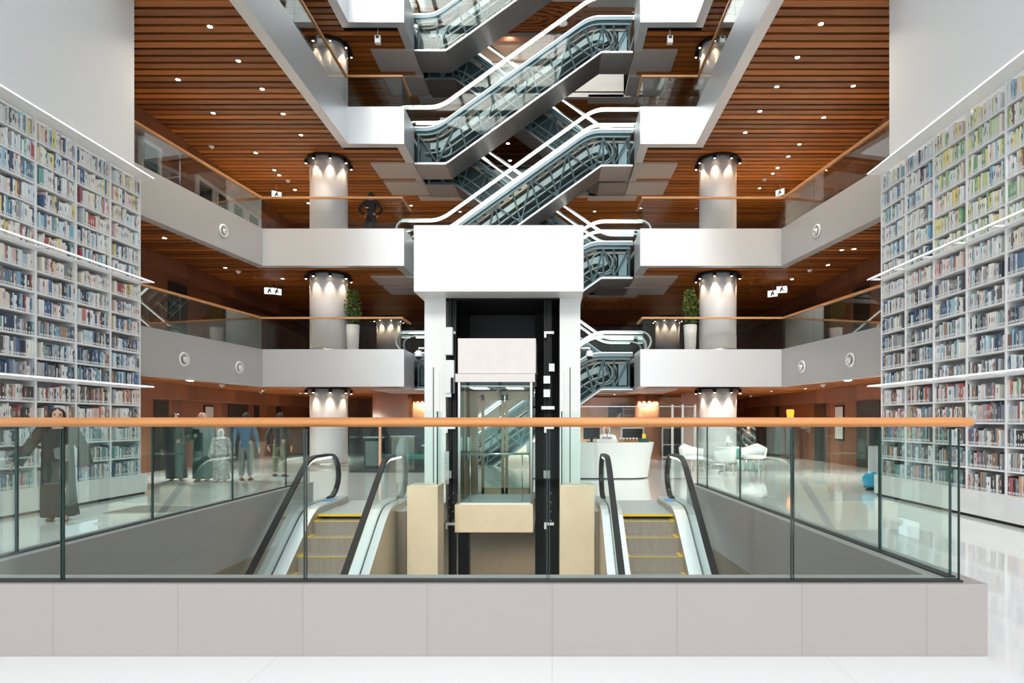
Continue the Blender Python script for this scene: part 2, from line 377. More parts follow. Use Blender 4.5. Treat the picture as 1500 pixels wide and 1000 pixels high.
# ---------------------------------------------------------------- galleries
def edge_path(k):
    """left edge line of gallery k, from near the camera to the escalator landing"""
    if k <= 2: return [(-9.12 - .1315*(YB-11.0), 11.0), (-9.12, YB), (-4.67, YB), (-4.67, YE)]
    return [(-6.43, 11.9), (-6.43, YB), (-4.67, YB), (-4.67, YE)]
def edge_x(k, y):
    if y > YB + .28: return -4.67 - .28
    if k <= 2: return -9.12 - .1315*(YB - y) - .29
    return -6.43 - .28
def path_side(k, side):
    p = edge_path(k); return p if side == 'left' else [(mx(x), y) for x, y in p]
for k in range(1, 6):
    zt, zb = LV[k], LV[k] - FH
    if k < 5:
        for side in ('left', 'right'):
            p = path_side(k, side); d = .28 if side == 'left' else -.28
            o_ = offset(p, d)
            m = MB(); m.prism(p[1:] + list(reversed(o_[1:])), zb, zt, 'fascia'); struct(m, 'trim_gallery_front_%s' % side)
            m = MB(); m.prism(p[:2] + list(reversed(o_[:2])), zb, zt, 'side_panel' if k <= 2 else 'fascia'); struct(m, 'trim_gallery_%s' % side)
            s = 1 if side == 'left' else -1; fx = lambda x: x if s == 1 else mx(x)
            y0 = 11.0 if k <= 2 else 11.9
            q = offset(edge_path(k), .2)
            pl = [(fx(x), y) for x, y in q] + [(fx(-4.67), YH), (fx(XL), YH), (fx(XL), 13.1)]
            if k > 2: pl += [(fx(-8.6), 13.1), (fx(-8.6), y0)]
            m = MB(); m.prism(pl, zt-.16, zt-.01, 'white'); struct(m, 'floor_gallery_%s' % side)
            # timber boards under the gallery, dark void above them
            m = MB(); y = 13.1
            while y < YH:
                x1 = edge_x(k, y)
                if abs(y+.1-YB) < .3: x1 = min(edge_x(k, YB), -4.95) if y > YB else edge_x(k, y)
                a, b = sorted((fx(XL), fx(x1)))
                m.box(a, b, y, y+.205, zb+.035, zb+.075, 'ceil'); y += .29
            pl = [(fx(edge_x(k, 13.1)-.05), 13.1), (fx(edge_x(k, YB)-.05), YB+.25), (fx(-4.95), YB+.25), (fx(-4.95), YH), (fx(XL), YH), (fx(XL), 13.1)]
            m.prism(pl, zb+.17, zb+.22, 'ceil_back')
            if k > 2:
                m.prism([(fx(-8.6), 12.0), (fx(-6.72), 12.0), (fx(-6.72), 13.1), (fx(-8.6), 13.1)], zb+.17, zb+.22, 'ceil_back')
                a, b = sorted((fx(-8.6), fx(-6.72)))
                for j in range(3): m.box(a, b, 12.05+j*.29, 12.255+j*.29, zb+.035, zb+.075, 'ceil')
            struct(m, 'ceiling')
    m = MB(); m.box(XL, XR, YH, YBACK, zt-.16, zt-.01, 'white'); struct(m, 'floor_gallery_back')
    m = MB(); y = YH + .02
    while y < YBACK - .3:
        m.box(XL, XR, y, y+.205, zb+.035, zb+.075, 'ceil'); y += .29
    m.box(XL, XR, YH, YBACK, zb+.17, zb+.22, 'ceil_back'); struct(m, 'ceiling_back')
    if k > 1 or True:   # pale metal soffits of the landings beside the escalator ends
        m = MB()
        for s in (1, -1):
            fx = (lambda x: x) if s == 1 else mx
            def pan(xa, xb, y0, y1, z0, z1):
                a, b = sorted((fx(xa), fx(xb))); m.box(a, b, y0, y1, z0, z1, 'soffit_pale')
            pan(-6.15, -4.70, YE+.02, YE+1.28, zb-.03, zb+.1); pan(-6.15, -4.70, YR+.0, YR+1.3, zb-.03, zb+.1)
            pan(-4.95, -4.70, YE+1.28, YR, zb+.02, zb+.1); pan(-5.2, -3.3, YH+.0, YH+.5, zb-.01, zb+.1)
        struct(m, 'trim_landing_soffit')
    m = MB(); m.box(-4.67, mx(-4.67), YH, YH+.2, zb, zt, 'soffit_pale'); struct(m, 'trim_gallery_back')
# bulkhead lines along the side walls under each gallery
for k in range(1, 5):
    zb = LV[k] - FH
    m = MB(); m.box(XL, XL+.5, 13.1, YBACK, zb-.42, zb+.03, 'wallwood_y'); struct(m, 'trim_bulkhead_left')
    m = MB(); m.box(XR-.5, XR, 13.1, YBACK, zb-.42, zb+.03, 'wallwood_y'); struct(m, 'trim_bulkhead_right')

# ---------------------------------------------------------------- columns
YC = 21.15
CX = (-7.52, 5.57)
def column(x, y, k, r=.61, near=True):
    z0, z1 = LV[k], LV[k+1] - FH + .03
    m = MB(); m.lathe([(r, 0), (r, z1-z0)], (x, y, z0), 'column', 40)
    m.lathe([(r+.015, .0), (r+.015, .12), (r, .13)], (x, y, z0), 'steel', 40)
    struct(m, 'column')
    t = thing('column_spotlight_ring', ('black spotlight ring at the head of the %s column, %s' % (
        'left' if x < AX else 'right', ['ground level', 'first gallery level', 'second gallery level', 'third gallery level', 'fourth gallery level'][k]))
        if near else 'ring of warm spotlights on a far column behind the first gallery, %s side' % ('left' if x < AX else 'right'), 'spotlights', (x, y, z1))
    MB().lathe([(r+.01, -.07), (r+.10, -.07), (r+.10, .0), (r+.01, .0)], (0, 0, 0), 'lamp_black', 40, caps=False).obj('ring', t)
    for i in range(8):
        a = 2*PI*(i+.5)/8 + PI
        c = (math.cos(a), math.sin(a))
        l = MB(); q = (c[0]*(r+.11), c[1]*(r+.11))
        l.lathe([(.02, 0), (.055, -.01), (.055, -.13), (.045, -.14)], (q[0], q[1], -.05), 'lamp_black', 12)
        lo = l.obj('lamp', t)
        MB().lathe([(.001, 0), (.028, 0), (.028, -.008), (.001, -.008)], (q[0], q[1], -.192), 'warm', 12).obj('lens', lo)
        if c[1] < .2:
            spot((x+c[0]*(r+.13), y+c[1]*(r+.13), z1-.22), 11, 62, .9, (1, .74, .5), (-c[0]*.22, -c[1]*.22, -1), .02)
for k in range(0, 4):
    for x in CX: column(x, YC, k)
for x in (-7.8, 5.5): column(x, 30, 1, .57, False)

# ================================================================ BOOK WALLS
BAY = .88
ROWZ = [.42 + .356*i for i in range(5)] + [2.20 + .362*i for i in range(6)] + [4.37 + .36*i for i in range(6)]
def bookcase(side):
    L = side == 'left'
    xf, xw, ye, nb = (-8.55, -8.90, EL, 5) if L else (6.70, 7.05, ER, 6)
    sg = 1 if L else -1                       # direction the shelves face
    y0 = ye - nb*BAY
    t = thing('bookcase', 'white book wall behind the woman in a dark abaya' if L else 'white book wall on the side where the oak rail ends', 'bookcase', (xf, ye, 0))
    X = lambda d: d*sg                        # d > 0 towards the hall, local to the face
    def bx(m, d0, d1, ya, yb, z0, z1, mat): a, b = sorted((X(d0), X(d1))); m.box(a, b, ya-ye, yb-ye, z0, z1, mat)
    back = abs(xw-xf)
    m = MB(); bx(m, -back, -back+.02, y0, ye, .42, 6.53, 'shelf'); m.obj('back_panel', t)
    m = MB(); bx(m, -back, .14, y0, ye, .05, .42, 'plinth'); bx(m, -back, .09, y0, ye, 0, .05, 'dark'); m.obj('plinth', t)
    for i in range(nb+1):
        y = ye - i*BAY; a = -.018 if i else -.035
        m = MB(); bx(m, -back, .004, max(y-.018, y0), min(y+.018, ye), .42, 6.53, 'shelf'); m.obj('upright', t)
    for z in ROWZ[1:]:
        m = MB(); bx(m, -back, 0, y0, ye, z-.03, z, 'shelf'); m.obj('shelf', t)
    for z in (2.20, 4.37, 6.53):
        m = MB(); e = .27
        bx(m, -.05, e, y0, ye, z+.0, z+.03, 'shelf') if z > 6 else None
        if z < 6:
            bx(m, e-.05, e, y0, ye, z, z+.035, 'shelf'); bx(m, 0, e, ye-.04, ye, z, z+.035, 'shelf'); bx(m, 0, .03, y0, ye, z, z+.035, 'shelf')
            for i in range(1, nb): bx(m, 0, e, ye-i*BAY-.012, ye-i*BAY+.012, z, z+.03, 'shelf')
        c = m.obj('light_canopy', t)
        m = MB(); bx(m, e, e+.012, y0, ye, z+.006, z+.022, 'led_soft'); bx(m, .02, e+.01, ye, ye+.012, z+.004, z+.026, 'led_soft'); m.obj('light_strip', c)
    return xf, sg, ye, nb
PAL = dict(
    pale=[(.80,.79,.76),(.72,.70,.66),(.82,.76,.66),(.66,.74,.76),(.78,.78,.80),(.62,.66,.68),(.80,.80,.80)],
    cream=[(.80,.72,.56),(.82,.76,.60),(.78,.64,.52),(.80,.62,.56)],
    yellow=[(.80,.70,.22),(.72,.62,.24),(.76,.60,.16)],
    green=[(.34,.50,.22),(.52,.60,.28),(.20,.42,.20),(.58,.66,.42)],
    sky=[(.30,.55,.68),(.45,.66,.74),(.16,.42,.60),(.55,.72,.78)],
    navy=[(.04,.09,.20),(.06,.14,.30),(.03,.06,.12),(.08,.20,.34)],
    grey=[(.34,.35,.37),(.22,.23,.25),(.46,.46,.47),(.14,.14,.15)],
    black=[(.03,.03,.035),(.05,.05,.06)],
    brown=[(.28,.15,.09),(.36,.22,.13),(.22,.10,.07)],
    red=[(.50,.09,.08),(.62,.16,.14),(.44,.06,.08)],
    rose=[(.72,.46,.42),(.76,.56,.50)],
    teal=[(.10,.34,.34),(.16,.42,.40)], orange=[(.76,.32,.08)])
CNAME = dict(pale='pale', cream='cream', yellow='yellow', green='green', sky='light blue', navy='navy', grey='grey', black='black', brown='brown', red='red', rose='pink', teal='teal', orange='orange')
def mixture(side, bay, row):
    if side == 'left':
        if row >= 11: base = dict(pale=11, cream=5, yellow=2, sky=3, navy=1.5, grey=1.5, red=.8, teal=1, rose=1)
        elif row == 10: base = dict(pale=6, cream=4, rose=2.5, red=.8, grey=2, sky=1, yellow=.5)
        elif row >= 8: base = dict(navy=3, pale=5, grey=3, sky=2, rose=1, red=.4, black=1.4, brown=1, cream=2)
        elif row >= 5: base = dict(navy=6, grey=4, sky=2.5, black=2, pale=3, teal=1.5, brown=.8)
        elif row >= 3: base = dict(pale=5, rose=1.6, red=.7, grey=3, brown=2.5, black=1.5, navy=1, cream=2, yellow=.4)
        else: base = dict(grey=5, pale=5, teal=2, navy=2, brown=1.5, black=1.5, sky=1, red=.5)
    else:
        if row >= 11:
            if bay in (2, 3): base = dict(green=5, yellow=2.5, cream=4, pale=5, sky=.7)
            elif bay <= 1: base = dict(pale=6, sky=4, navy=1.5, green=1.2, cream=2, grey=1)
            else: base = dict(pale=4, green=3, sky=3, cream=3, brown=1, yellow=1)
        elif row == 10: base = dict(pale=8, rose=1.3, cream=3, grey=2, red=.4, sky=1)
        elif row >= 8: base = dict(pale=6, grey=4, sky=3, navy=2.5, black=1, cream=2, yellow=.4, brown=.6)
        elif row >= 5: base = dict(grey=6, pale=5, navy=2.5, sky=2.5, black=1.2, brown=.9, teal=.6)
        elif row >= 3: base = dict(pale=5, grey=3, brown=2, red=1.6, yellow=.6, rose=1.5, navy=1.2, green=.6, black=1)
        else: base = dict(grey=6, brown=2.2, pale=4, black=2, navy=1.5, teal=1, red=.6, orange=.3)
    return base
def book_geo(mb, cols, col, p0, p1, q0, q1, z, h, sg, lean=0, sticker=True):
    """a closed book standing at y p0..p1, x q0 (spine) .. q1; rounded spine, white pages on top, shelf mark"""
    w = p1 - p0; r = min(.008, w*.25); d = sg
    prof = [(q1, p0), (q0-d*r, p0), (q0-d*r*.3, p0+w*.2), (q0, p0+w*.5), (q0-d*r*.3, p1-w*.2), (q0-d*r, p1), (q1, p1)]
    n = len(prof); sh = lambda y, zz: (y + lean*(zz-z))
    vs = [(x, sh(y, z), z) for x, y in prof] + [(x, sh(y, z+h), z+h) for x, y in prof]
    fs = [(i, (i+1) % n, n+(i+1) % n, n+i) for i in range(n)]
    f0 = len(mb.f)
    mb.add(vs, fs, 'book'); cols += [col]*n
    mb.add(vs[:n], [tuple(reversed(range(n)))], 'book'); cols.append(col)
    mb.add(vs[n:], [tuple(range(n))], 'book'); cols.append((.74, .72, .66) if random.random() < .6 else col)
    dark = sum(col) < 1.2; x = q0 + d*.0012
    def patch(za, zb, fy, c):
        ya, yb = p0 + w*(.5-fy/2), p0 + w*(.5+fy/2)
        mb.add([(x, sh(ya, za), za), (x, sh(yb, za), za), (x, sh(yb, zb), zb), (x, sh(ya, zb), zb)], [(0, 1, 2, 3)], 'book'); cols.append(c)
    if sticker: patch(z+.012, z+.05, .7, (.80, .80, .80))
    if random.random() < .5:
        a = z + h*random.uniform(.34, .5); b = a + h*random.uniform(.2, .38)
        patch(a, b, random.uniform(.3, .55), (.72, .70, .64) if dark else random.choice([(.10,.10,.12), (.3,.08,.07), (.08,.16,.3), (.35,.35,.36), (.55,.5,.4)]))
def colour_mesh(mb, cols, name):
    me = bpy.data.meshes.new(name); me.from_pydata(mb.v, [], mb.f)
    for m in mb.mats: me.materials.append(m)
    a = me.color_attributes.new('Col', 'FLOAT_COLOR', 'CORNER')
    buf = []
    for p, c in zip(me.polygons, cols): buf += [c[0], c[1], c[2], 1.0] * p.loop_total
    a.data.foreach_set('color', buf); me.update(); return me
BOOKS = []
ORD = ['first','second','third','fourth','fifth','sixth','seventh','eighth','ninth','tenth','11th','12th','13th','14th','15th','16th','17th','18th','19th','20th','21st','22nd','23rd','24th','25th','26th','27th','28th','29th','30th','31st','32nd','33rd','34th','35th','36th']
for side in ('left', 'right'):
    xf, sg, ye, nb = bookcase(side)
    rs = random.Random(11 if side == 'left' else 23)
    for bay in range(nb):
        ya, yb = ye - (bay+1)*BAY + .024, ye - bay*BAY - .024
        for row, z in enumerate(ROWZ):
            top = (ROWZ + [6.53])[row+1] - .03
            mixd = mixture(side, bay, row); ks, ws = list(mixd), list(mixd.values())
            fill = rs.uniform(.86, 1.0); y = yb; run = []; series = 0
            end = yb - (yb-ya)*fill; hb = rs.uniform(.25, .285) if row >= 11 else rs.uniform(.22, .262)
            while True:
                if series <= 0:
                    key = rs.choices(ks, ws)[0]; colr = rs.choice(PAL[key]); w = rs.uniform(.022, .052); h = min(top-z-.012, hb*rs.uniform(.86, 1.18))
                    series = rs.choices([1, 2, 4], [8, 2, .6])[0]
                if y - w < end: break
                j = rs.uniform(.92, 1.06); g_ = sum(colr)/3; c = tuple(min(.86, (v*.80+g_*.22)*j*1.06+.012) for v in colr)
                run.append([side, bay, row, key, c, y-w+.001, y-.0005, z, h, rs.uniform(.004, .013), 0]); y -= w; series -= 1
            # facing the shelf, left is the far end on the right wall and the near end on the left wall
            seq = run if side == 'right' else list(reversed(run))
            for n_, b in enumerate(seq): b[10] = n_
            BOOKS += run
def book_rank(b):
    side, bay, row, key, c, y0, y1, z, h, rec, n_ = b
    x = -8.55 if side == 'left' else 6.70
    pts = [(809 + F*x/y, 617 - F*(zz-EYE)/y) for y in (y0, y1) for zz in (z, z+h)]
    xs, ys = [p[0] for p in pts], [p[1] for p in pts]
    if min(xs) < 1 or max(xs) > 1499 or max(ys) < 2: return 0
    cy = sum(ys)/4; cx = sum(xs)/4
    if 603 < cy < 640 and cx < 1425: return 0
    if side == 'left' and 45 < cx < 120 and cy > 595: return 0
    return (max(xs)-min(xs)) * (max(ys)-min(ys))
ranked = sorted(BOOKS, key=book_rank, reverse=True)
single = set(id(b) for b in ranked[:300])
mass, mcols = MB(), []
for b in BOOKS:
    side, bay, row, key, c, y0, y1, z, h, rec, n_ = b
    sg = 1 if side == 'left' else -1; x = -8.55 if side == 'left' else 6.70
    q0, q1 = x - sg*rec, x - sg*(rec+.16)
    if id(b) in single:
        m, cc = MB(), []
        book_geo(m, cc, c, y0, y1, q0, q1, z+.0005, h, sg)
        o = bpy.data.objects.new('book', colour_mesh(m, cc, 'book')); COL.objects.link(o)
        nbay = 6 if side == 'right' else 5
        bayn = {4: 'fifth-', 3: 'fourth-', 2: 'third-', 1: 'second-', 0: '', 5: 'sixth-'}[bay]
        tag(o, '%s %sbook, %s from left, %s shelf up, %sfarthest bay, %s wall' % (
            CNAME[key], 'thick ' if y1-y0 > .042 else ('thin ' if y1-y0 < .028 else ''), ORD[n_], ORD[row], bayn, side), 'book', 'books on the white book walls')
    else:
        book_geo(mass, mcols, c, y0, y1, q0, q1, z+.0005, h, sg)
o = bpy.data.objects.new('shelved_books', colour_mesh(mass, mcols, 'shelved_books')); COL.objects.link(o)
tag(o, 'remaining rows of mixed books filling the shelves of both white book walls', 'books', 'books on the white book walls', 'stuff')
# ================================================================ GLASS-SIDED ESCALATORS OF THE ATRIUM
def soft(t, w):
    return 0 if t < -w else (t if t > w else (t+w)**2/(4*w))
ESL, ESW, RISE = 7.39, 1.28, 3.82
K0, K1 = .70, 5.95
SLOPE = RISE/(K1-K0)
def ez(x, sh=0, w=.35): return SLOPE*(soft(x-K0-sh, w) - soft(x-K1-sh, w))
def xs_prof(a=0, b=ESL, sh=0, n=56): return [a + (b-a)*i/n for i in range(n+1)]
def band_poly(x0, x1, h0, h1, sh0=0, sh1=0, w0=.35, w1=.35):
    xs = xs_prof(x0, x1)
    return [(x, ez(x, sh0, w0)+h0) for x in xs] + [(x, ez(x, sh1, w1)+h1) for x in reversed(xs)]
def ribbon(mb, x0, x1, h0, h1, y0, y1, m, sh0=0, sh1=0, w0=.35, w1=.35):
    xs = xs_prof(x0, x1); rings = []
    for x in xs:
        a, b = ez(x, sh0, w0)+h0, ez(x, sh1, w1)+h1
        rings.append([(x, y0, a), (x, y1, a), (x, y1, b), (x, y0, b)])
    return mb.loft(rings, m, smooth=False)
def top_z(x): return ez(x) - .02
def bot_z(x): return ez(x, .38, .02) - 1.19
def make_escalator():
    t = thing('escalator', '', 'escalator')
    # cladding under the truss, with the pale lip along both lower edges
    m = MB(); ribbon(m, 0, ESL, -1.24, -1.20, 0, ESW, 'soffit', .38, .38, .02, .02)
    m.obj('soffit_cladding', t)
    m = MB(); ribbon(m, 0, ESL, -1.225, -1.175, -.025, 0, 'steel', .38, .38, .02, .02); m.obj('edge_trim', t)
    # steel truss, both sides
    for y in (.12, ESW-.16):
        m = MB()
        ribbon(m, .06, ESL-.06, -.17, -.07, y, y+.07, 'truss'); ribbon(m, .06, ESL-.06, -1.19, -1.10, y, y+.07, 'truss', .38, .38, .02, .02)
        nodes = [.10, .75, 1.45]
        x = 1.45
        while x < 6.0: x += .62; nodes.append(min(x, ESL-.1))
        nodes += [ESL-.62, ESL-.1]
        nodes = sorted(set(round(v, 3) for v in nodes if v <= ESL-.09))
        for i, x in enumerate(nodes):
            off = .30 if 1.0 < x < 6.4 else 0
            a, b = Vector((x, y+.035, top_z(x)-.1)), Vector((min(x+off, ESL-.08), y+.035, bot_z(min(x+off, ESL-.08))+.06))
            m.tube([a, b], .030, 'truss', 4, smooth=False)
            if i+1 < len(nodes):
                x2 = nodes[i+1]; off2 = .30 if 1.0 < x2 < 6.4 else 0
                b2 = Vector((min(x2+off2, ESL-.08), y+.035, bot_z(min(x2+off2, ESL-.08))+.06)); a2 = Vector((x2, y+.035, top_z(x2)-.1))
                if i % 2: m.tube([b, a2], .026, 'truss', 4, smooth=False)
                else: m.tube([a, b2], .026, 'truss', 4, smooth=False)
        m.obj('truss', t)
    # step band: treads above, return run with its rollers below
    m = MB(); xs = [.9 + .02*i for i in range(2)]
    ribbon(m, .15, ESL-.15, -.30, -.22, .26, ESW-.26, 'step')
    k = 0; x = .8
    while x < 6.1:
        z = ez(x+.15); m.box(x, x+.30, .26, ESW-.26, z-.22, z-.04, 'step'); x += .30
    m.obj('steps', t)
    m = MB(); ribbon(m, .5, ESL-.9, -.62, -.40, .22, ESW-.22, 'track', .1, .1); m.obj('return_run', t)
    for y in (.2, ESW-.22):
        m = MB()
        m.tube([(x, y, ez(x, .2)-.75) for x in xs_prof(.3, ESL-1.0, n=30)], .035, 'track', 6); m.obj('guide_track', t)
        m = MB(); m.tube([(x, y+.03, ez(x, .3)-.95) for x in xs_prof(.8, ESL-.9, n=30)], .022, 'truss', 6); m.obj('cable_run', t)
    # drive wheel at the head, reversing wheel at the foot
    for x, r, n in ((ESL-1.02, .36, 'drive_wheel'), (.95, .27, 'reversing_wheel')):
        z = ez(x) - .62 if x > 3 else -.60
        m = MB(); m.torus((x, .24, z), r, .03, 'track', 'y', 32, 8)
        m.lathe([(.02, -.02), (r*.8, -.02), (r*.8, .02), (.02, .02)], (x, .24, z), 'truss', 3, 'y', smooth=False)
        m.lathe([(.07, -.05), (.07, .8)], (x, .24, z), 'track', 16, 'y'); w = m.obj(n, t)
    m = MB()
    m.tube([(ESL-.62, .22, RISE-.30), (ESL-.52, .22, RISE-.5), (ESL-.55, .22, RISE-.78), (ESL-.78, .22, RISE-1.0), (ESL-1.1, .22, RISE-1.07)], .028, 'track', 8)
    m.obj('chain_guide', t)
    m = MB(); m.box(ESL-.45, ESL-.16, .3, ESW-.3, RISE-1.05, RISE-.30, 'truss'); m.obj('drive_box', t)
    m = MB(); m.box(.12, .55, .3, ESW-.3, -1.05, -.35, 'truss_dark'); m.obj('control_box', t)
    m = MB(); ribbon(m, .08, ESL-.08, -1.10, -.34, ESW-.22, ESW-.20, 'truss_dark', .38, .0, .02, .35); m.obj('inner_lining', t)
    # floor plates at both landings
    m = MB(); m.box(-.0, .75, .2, ESW-.2, -.05, -.005, 'steel'); m.obj('floor_plate', t)
    m = MB(); m.box(ESL-1.2, ESL, .2, ESW-.2, RISE-.05, RISE-.005, 'steel'); m.obj('floor_plate', t)
    # glass skins of the truss
    for y in (.03, ESW-.045):
        m = MB(); ribbon(m, .0, ESL, -1.19, -.07, y, y+.015, 'glass_esc', .38, 0, .02, .35); m.obj('side_glass', t)
    # balustrades
    for y in (.07, ESW-.09):
        m = MB(); ribbon(m, -.02, ESL+.02, -.07, .045, y-.05, y+.06, 'truss'); m.obj('skirt_deck', t)
        m = MB(); ribbon(m, .0, ESL, .05, .072, y-.07, y-.05, 'led', 0, 0); m.obj('skirt_light', t)
        m = MB(); ribbon(m, -.25, ESL+.25, .07, .74, y, y+.015, 'glass_esc', 0, .12); m.obj('balustrade_glass', t)
        pts = []
        for i in range(9):
            a = -PI/2 + PI*(-i/8); pts.append((-.30 + .33*math.cos(a), y+.008, .45 + .33*math.sin(a)))
        pts += [(x, y+.008, ez(x, .16)+.79) for x in xs_prof(-.2, ESL+.2, n=60)]
        for i in range(9):
            a = PI/2 - PI*i/8; pts.append((ESL+.30 + .33*math.cos(a), y+.008, RISE+.45 + .33*math.sin(a)))
        m = MB(); m.sweep(pts, [(-.042, -.03), (.042, -.03), (.042, .012), (.022, .03), (-.022, .03), (-.042, .012)], 'steel', (0, 1, 0)); h = m.obj('handrail', t)
        m = MB(); ribbon(m, -.2, ESL+.2, .718, .747, y-.035, y+.05, 'led', .16, .16); m.obj('light_strip', h)
    # ghostly end panels of glass at the foot and the head of the balustrade
    for x0, z0 in ((-.62, 0), (ESL-.4, RISE)):
        m = MB(); m.prism([(x0, z0+.1), (x0+1.0, z0+.1), (x0+1.0, z0+1.0), (x0+.85, z0+1.1), (x0+.25, z0+1.1), (x0, z0+.85)], -.10, -.088, 'glass_esc', 'y')
        m.obj('guard_panel', t)
    return t
proto = make_escalator(); index_kids()
LEVN = ['ground floor', 'first gallery', 'second gallery', 'third gallery', 'fourth gallery', 'fifth gallery']
def place_esc(k, rear):
    global USED
    o = proto if not USED else copy_tree(proto); USED = True
    if rear:
        o.location = (mx(-4.67), YR+ESW, LV[k]-.0); o.rotation_euler = (0, 0, PI)
    else: o.location = (-4.67, YE+.02, LV[k])
    if k == 0: o.scale = (1, 1, LV[1]/RISE)
    o['group'] = 'escalators criss-crossing the atrium'
    if rear: o['label'] = 'rear glass-sided escalator descending to the right, from the %s to the %s' % (LEVN[k+1], LEVN[k])
    else: o['label'] = 'front glass-sided escalator rising to the right, from the %s to the %s' % (LEVN[k], LEVN[k+1])
    return o
USED = False
for k in range(0, 5): place_esc(k, False)
for k in range(1, 4): place_esc(k, True)

# ================================================================ ESCALATORS DOWN TO THE BASEMENT
BK = 10.02
def bz(y, h, kn): return h - .70*soft(kn - y, .28)
YLOW = 5.2
def ys_prof(a, b, n=40): return [a + (b-a)*i/n for i in range(n+1)]
def rib_y(mb, ya, yb, h0, h1, x0, x1, m, k0, k1, n=40):
    rings = []
    for y in ys_prof(ya, yb, n):
        a, b = bz(y, h0, k0), bz(y, h1, k1)
        rings.append([(x0, y, a), (x1, y, a), (x1, y, b), (x0, y, b)])
    return mb.loft(rings, m, smooth=False)
def down_escalator(xa, xb, lift_side, label):
    """xa outer hand rail, xb the hand rail beside the lift"""
    t = thing('escalator', label, 'escalator', (0, 0, 0), 0, 'escalators down to the lower floor')
    for x, lift in ((xa, False), (xb, True)):
        into = 1 if (xb > xa) != lift else -1                       # towards the steps
        m = MB()
        pts = [(x, 11.18, .13), (x, 11.36, .15), (x, 11.53, .23), (x, 11.66, .37), (x, 11.70, .52), (x, 11.66, .68), (x, 11.54, .81), (x, 11.36, .885), (x, 11.15, .905)]
        pts += [(x, y, bz(y, .905, 10.27)) for y in reversed(ys_prof(YLOW, 11.0, 44))]
        m.sweep(pts, [(-.042, -.026), (.042, -.026), (.048, .0), (.036, .024), (-.036, .024), (-.048, 0)], 'handrail_brown', (1, 0, 0))
        h = m.obj('handrail', t)
        m = MB(); rib_y(m, YLOW, 11.3, .845, .872, x-.022, x+.022, 'led', 10.25, 10.26); m.obj('light_strip', h)
        # glass with a rounded end at the landing
        rings = []
        m = MB(); outl = [(y, bz(y, .10, BK+.04)) for y in ys_prof(YLOW, 11.2, 30)] + [(11.45, .19), (11.60, .33), (11.66, .52), (11.60, .70), (11.45, .82), (11.2, .86)] + [(y, bz(y, .87, 10.27)) for y in reversed(ys_prof(YLOW, 11.1, 30))]
        m.prism(outl, x-.006, x+.006, 'glass_clear', 'x'); m.obj('balustrade_glass', t)
        xi, xo = x + into*.20, x - into*.13
        m = MB(); a, b = sorted((x+into*.012, xi)); rib_y(m, YLOW, 11.5, .085, .13, a, b, 'deck', BK, BK+.04)
        m.obj('inner_deck', t)
        m = MB(); a, b = sorted((x-into*.012, xo)); rib_y(m, YLOW, 11.5, .085, .13, a, b, 'deck', BK, BK+.04)
        m.obj('outer_deck', t)
        m = MB(); a, b = sorted((xi-into*.012, xi)); rib_y(m, YLOW, 11.5, -.34, .09, a, b, 'champagne', BK-.1, BK)
        m.obj('skirt', t)
        m = MB(); a, b = sorted((xo, xo+into*.012)); rib_y(m, YLOW, 11.5, -1.4, .09, a, b, 'champagne', BK-.4, BK)
        m.obj('side_cladding', t)
        m = MB(); a, b = sorted((xo, xi)); m.box(a, b, 11.5, 11.62, -.02, .12, 'champagne'); m.obj('end_cap', t)
        if not lift:
            y = 11.35; m = MB(); a, b = sorted((x+into*.03, xi-into*.02)); m.box(a, b, 10.75, 11.1, .131, .136, 'blue'); m.obj('notice', t)
            m = MB(); m.lathe([(.001, 0), (.03, 0), (.03, into*.012), (.001, into*.016)], (xi, 11.0, -.0), 'button', 14, 'x'); m.obj('stop_button', t)
        # translucent crowd-guard of glass at the lift side
        if lift:
            xs = x - into*.17
            m = MB(); m.prism([(10.3, .13), (11.2, .13), (11.2, 1.05), (10.95, 1.22), (10.55, 1.22), (10.3, 1.05)], xs-.005, xs+.005, 'glass_clear', 'x'); m.obj('guard_panel', t)
    x0, x1 = sorted((xa, xb)); x0 += .20; x1 -= .20
    y = BK + .0; z = 0.0; ymin = 5.3; i = 0
    y = 9.94
    while y > 5.5:
        zt = bz(y, 0, BK) ; y2 = y - .32; zt2 = bz(y2, 0, BK)
        m = MB(); m.box(x0, x1, y+.013, y+.325, zt-.10, zt, 'step')
        m.prism([(y, zt), (y+.012, zt-.002), (y+.02, zt2-.02), (y+.0, zt2-.02)], x0, x1, 'step', 'x')
        m.box(x0, x0+.05, y-.001, y+.30, zt, zt+.003, 'yellow'); m.box(x1-.05, x1, y-.001, y+.30, zt, zt+.003, 'yellow')
        m.box(x0, x1, y-.003, y+.012, zt-.004, zt+.003, 'yellow')
        m.obj('step', t); y -= .32
    m = MB(); m.box(x0, x1, 10.15, 11.9, -.03, .006, 'plate'); m.box(x0, x1, 10.125, 10.149, -.03, .006, 'yellow'); m.obj('floor_plate', t)
    m = MB(); a, b = x0-.3, x1+.3; rib_y(m, YLOW, 11.0, -1.5, -1.45, a, b, 'soffit', BK-.4, BK-.4); m.obj('soffit_cladding', t)
    return t
down_escalator(-3.98, -2.73, 1, 'escalator descending to the lower floor on the left of the lift')
down_escalator(2.14, .912, -1, 'escalator descending to the lower floor on the right of the lift')

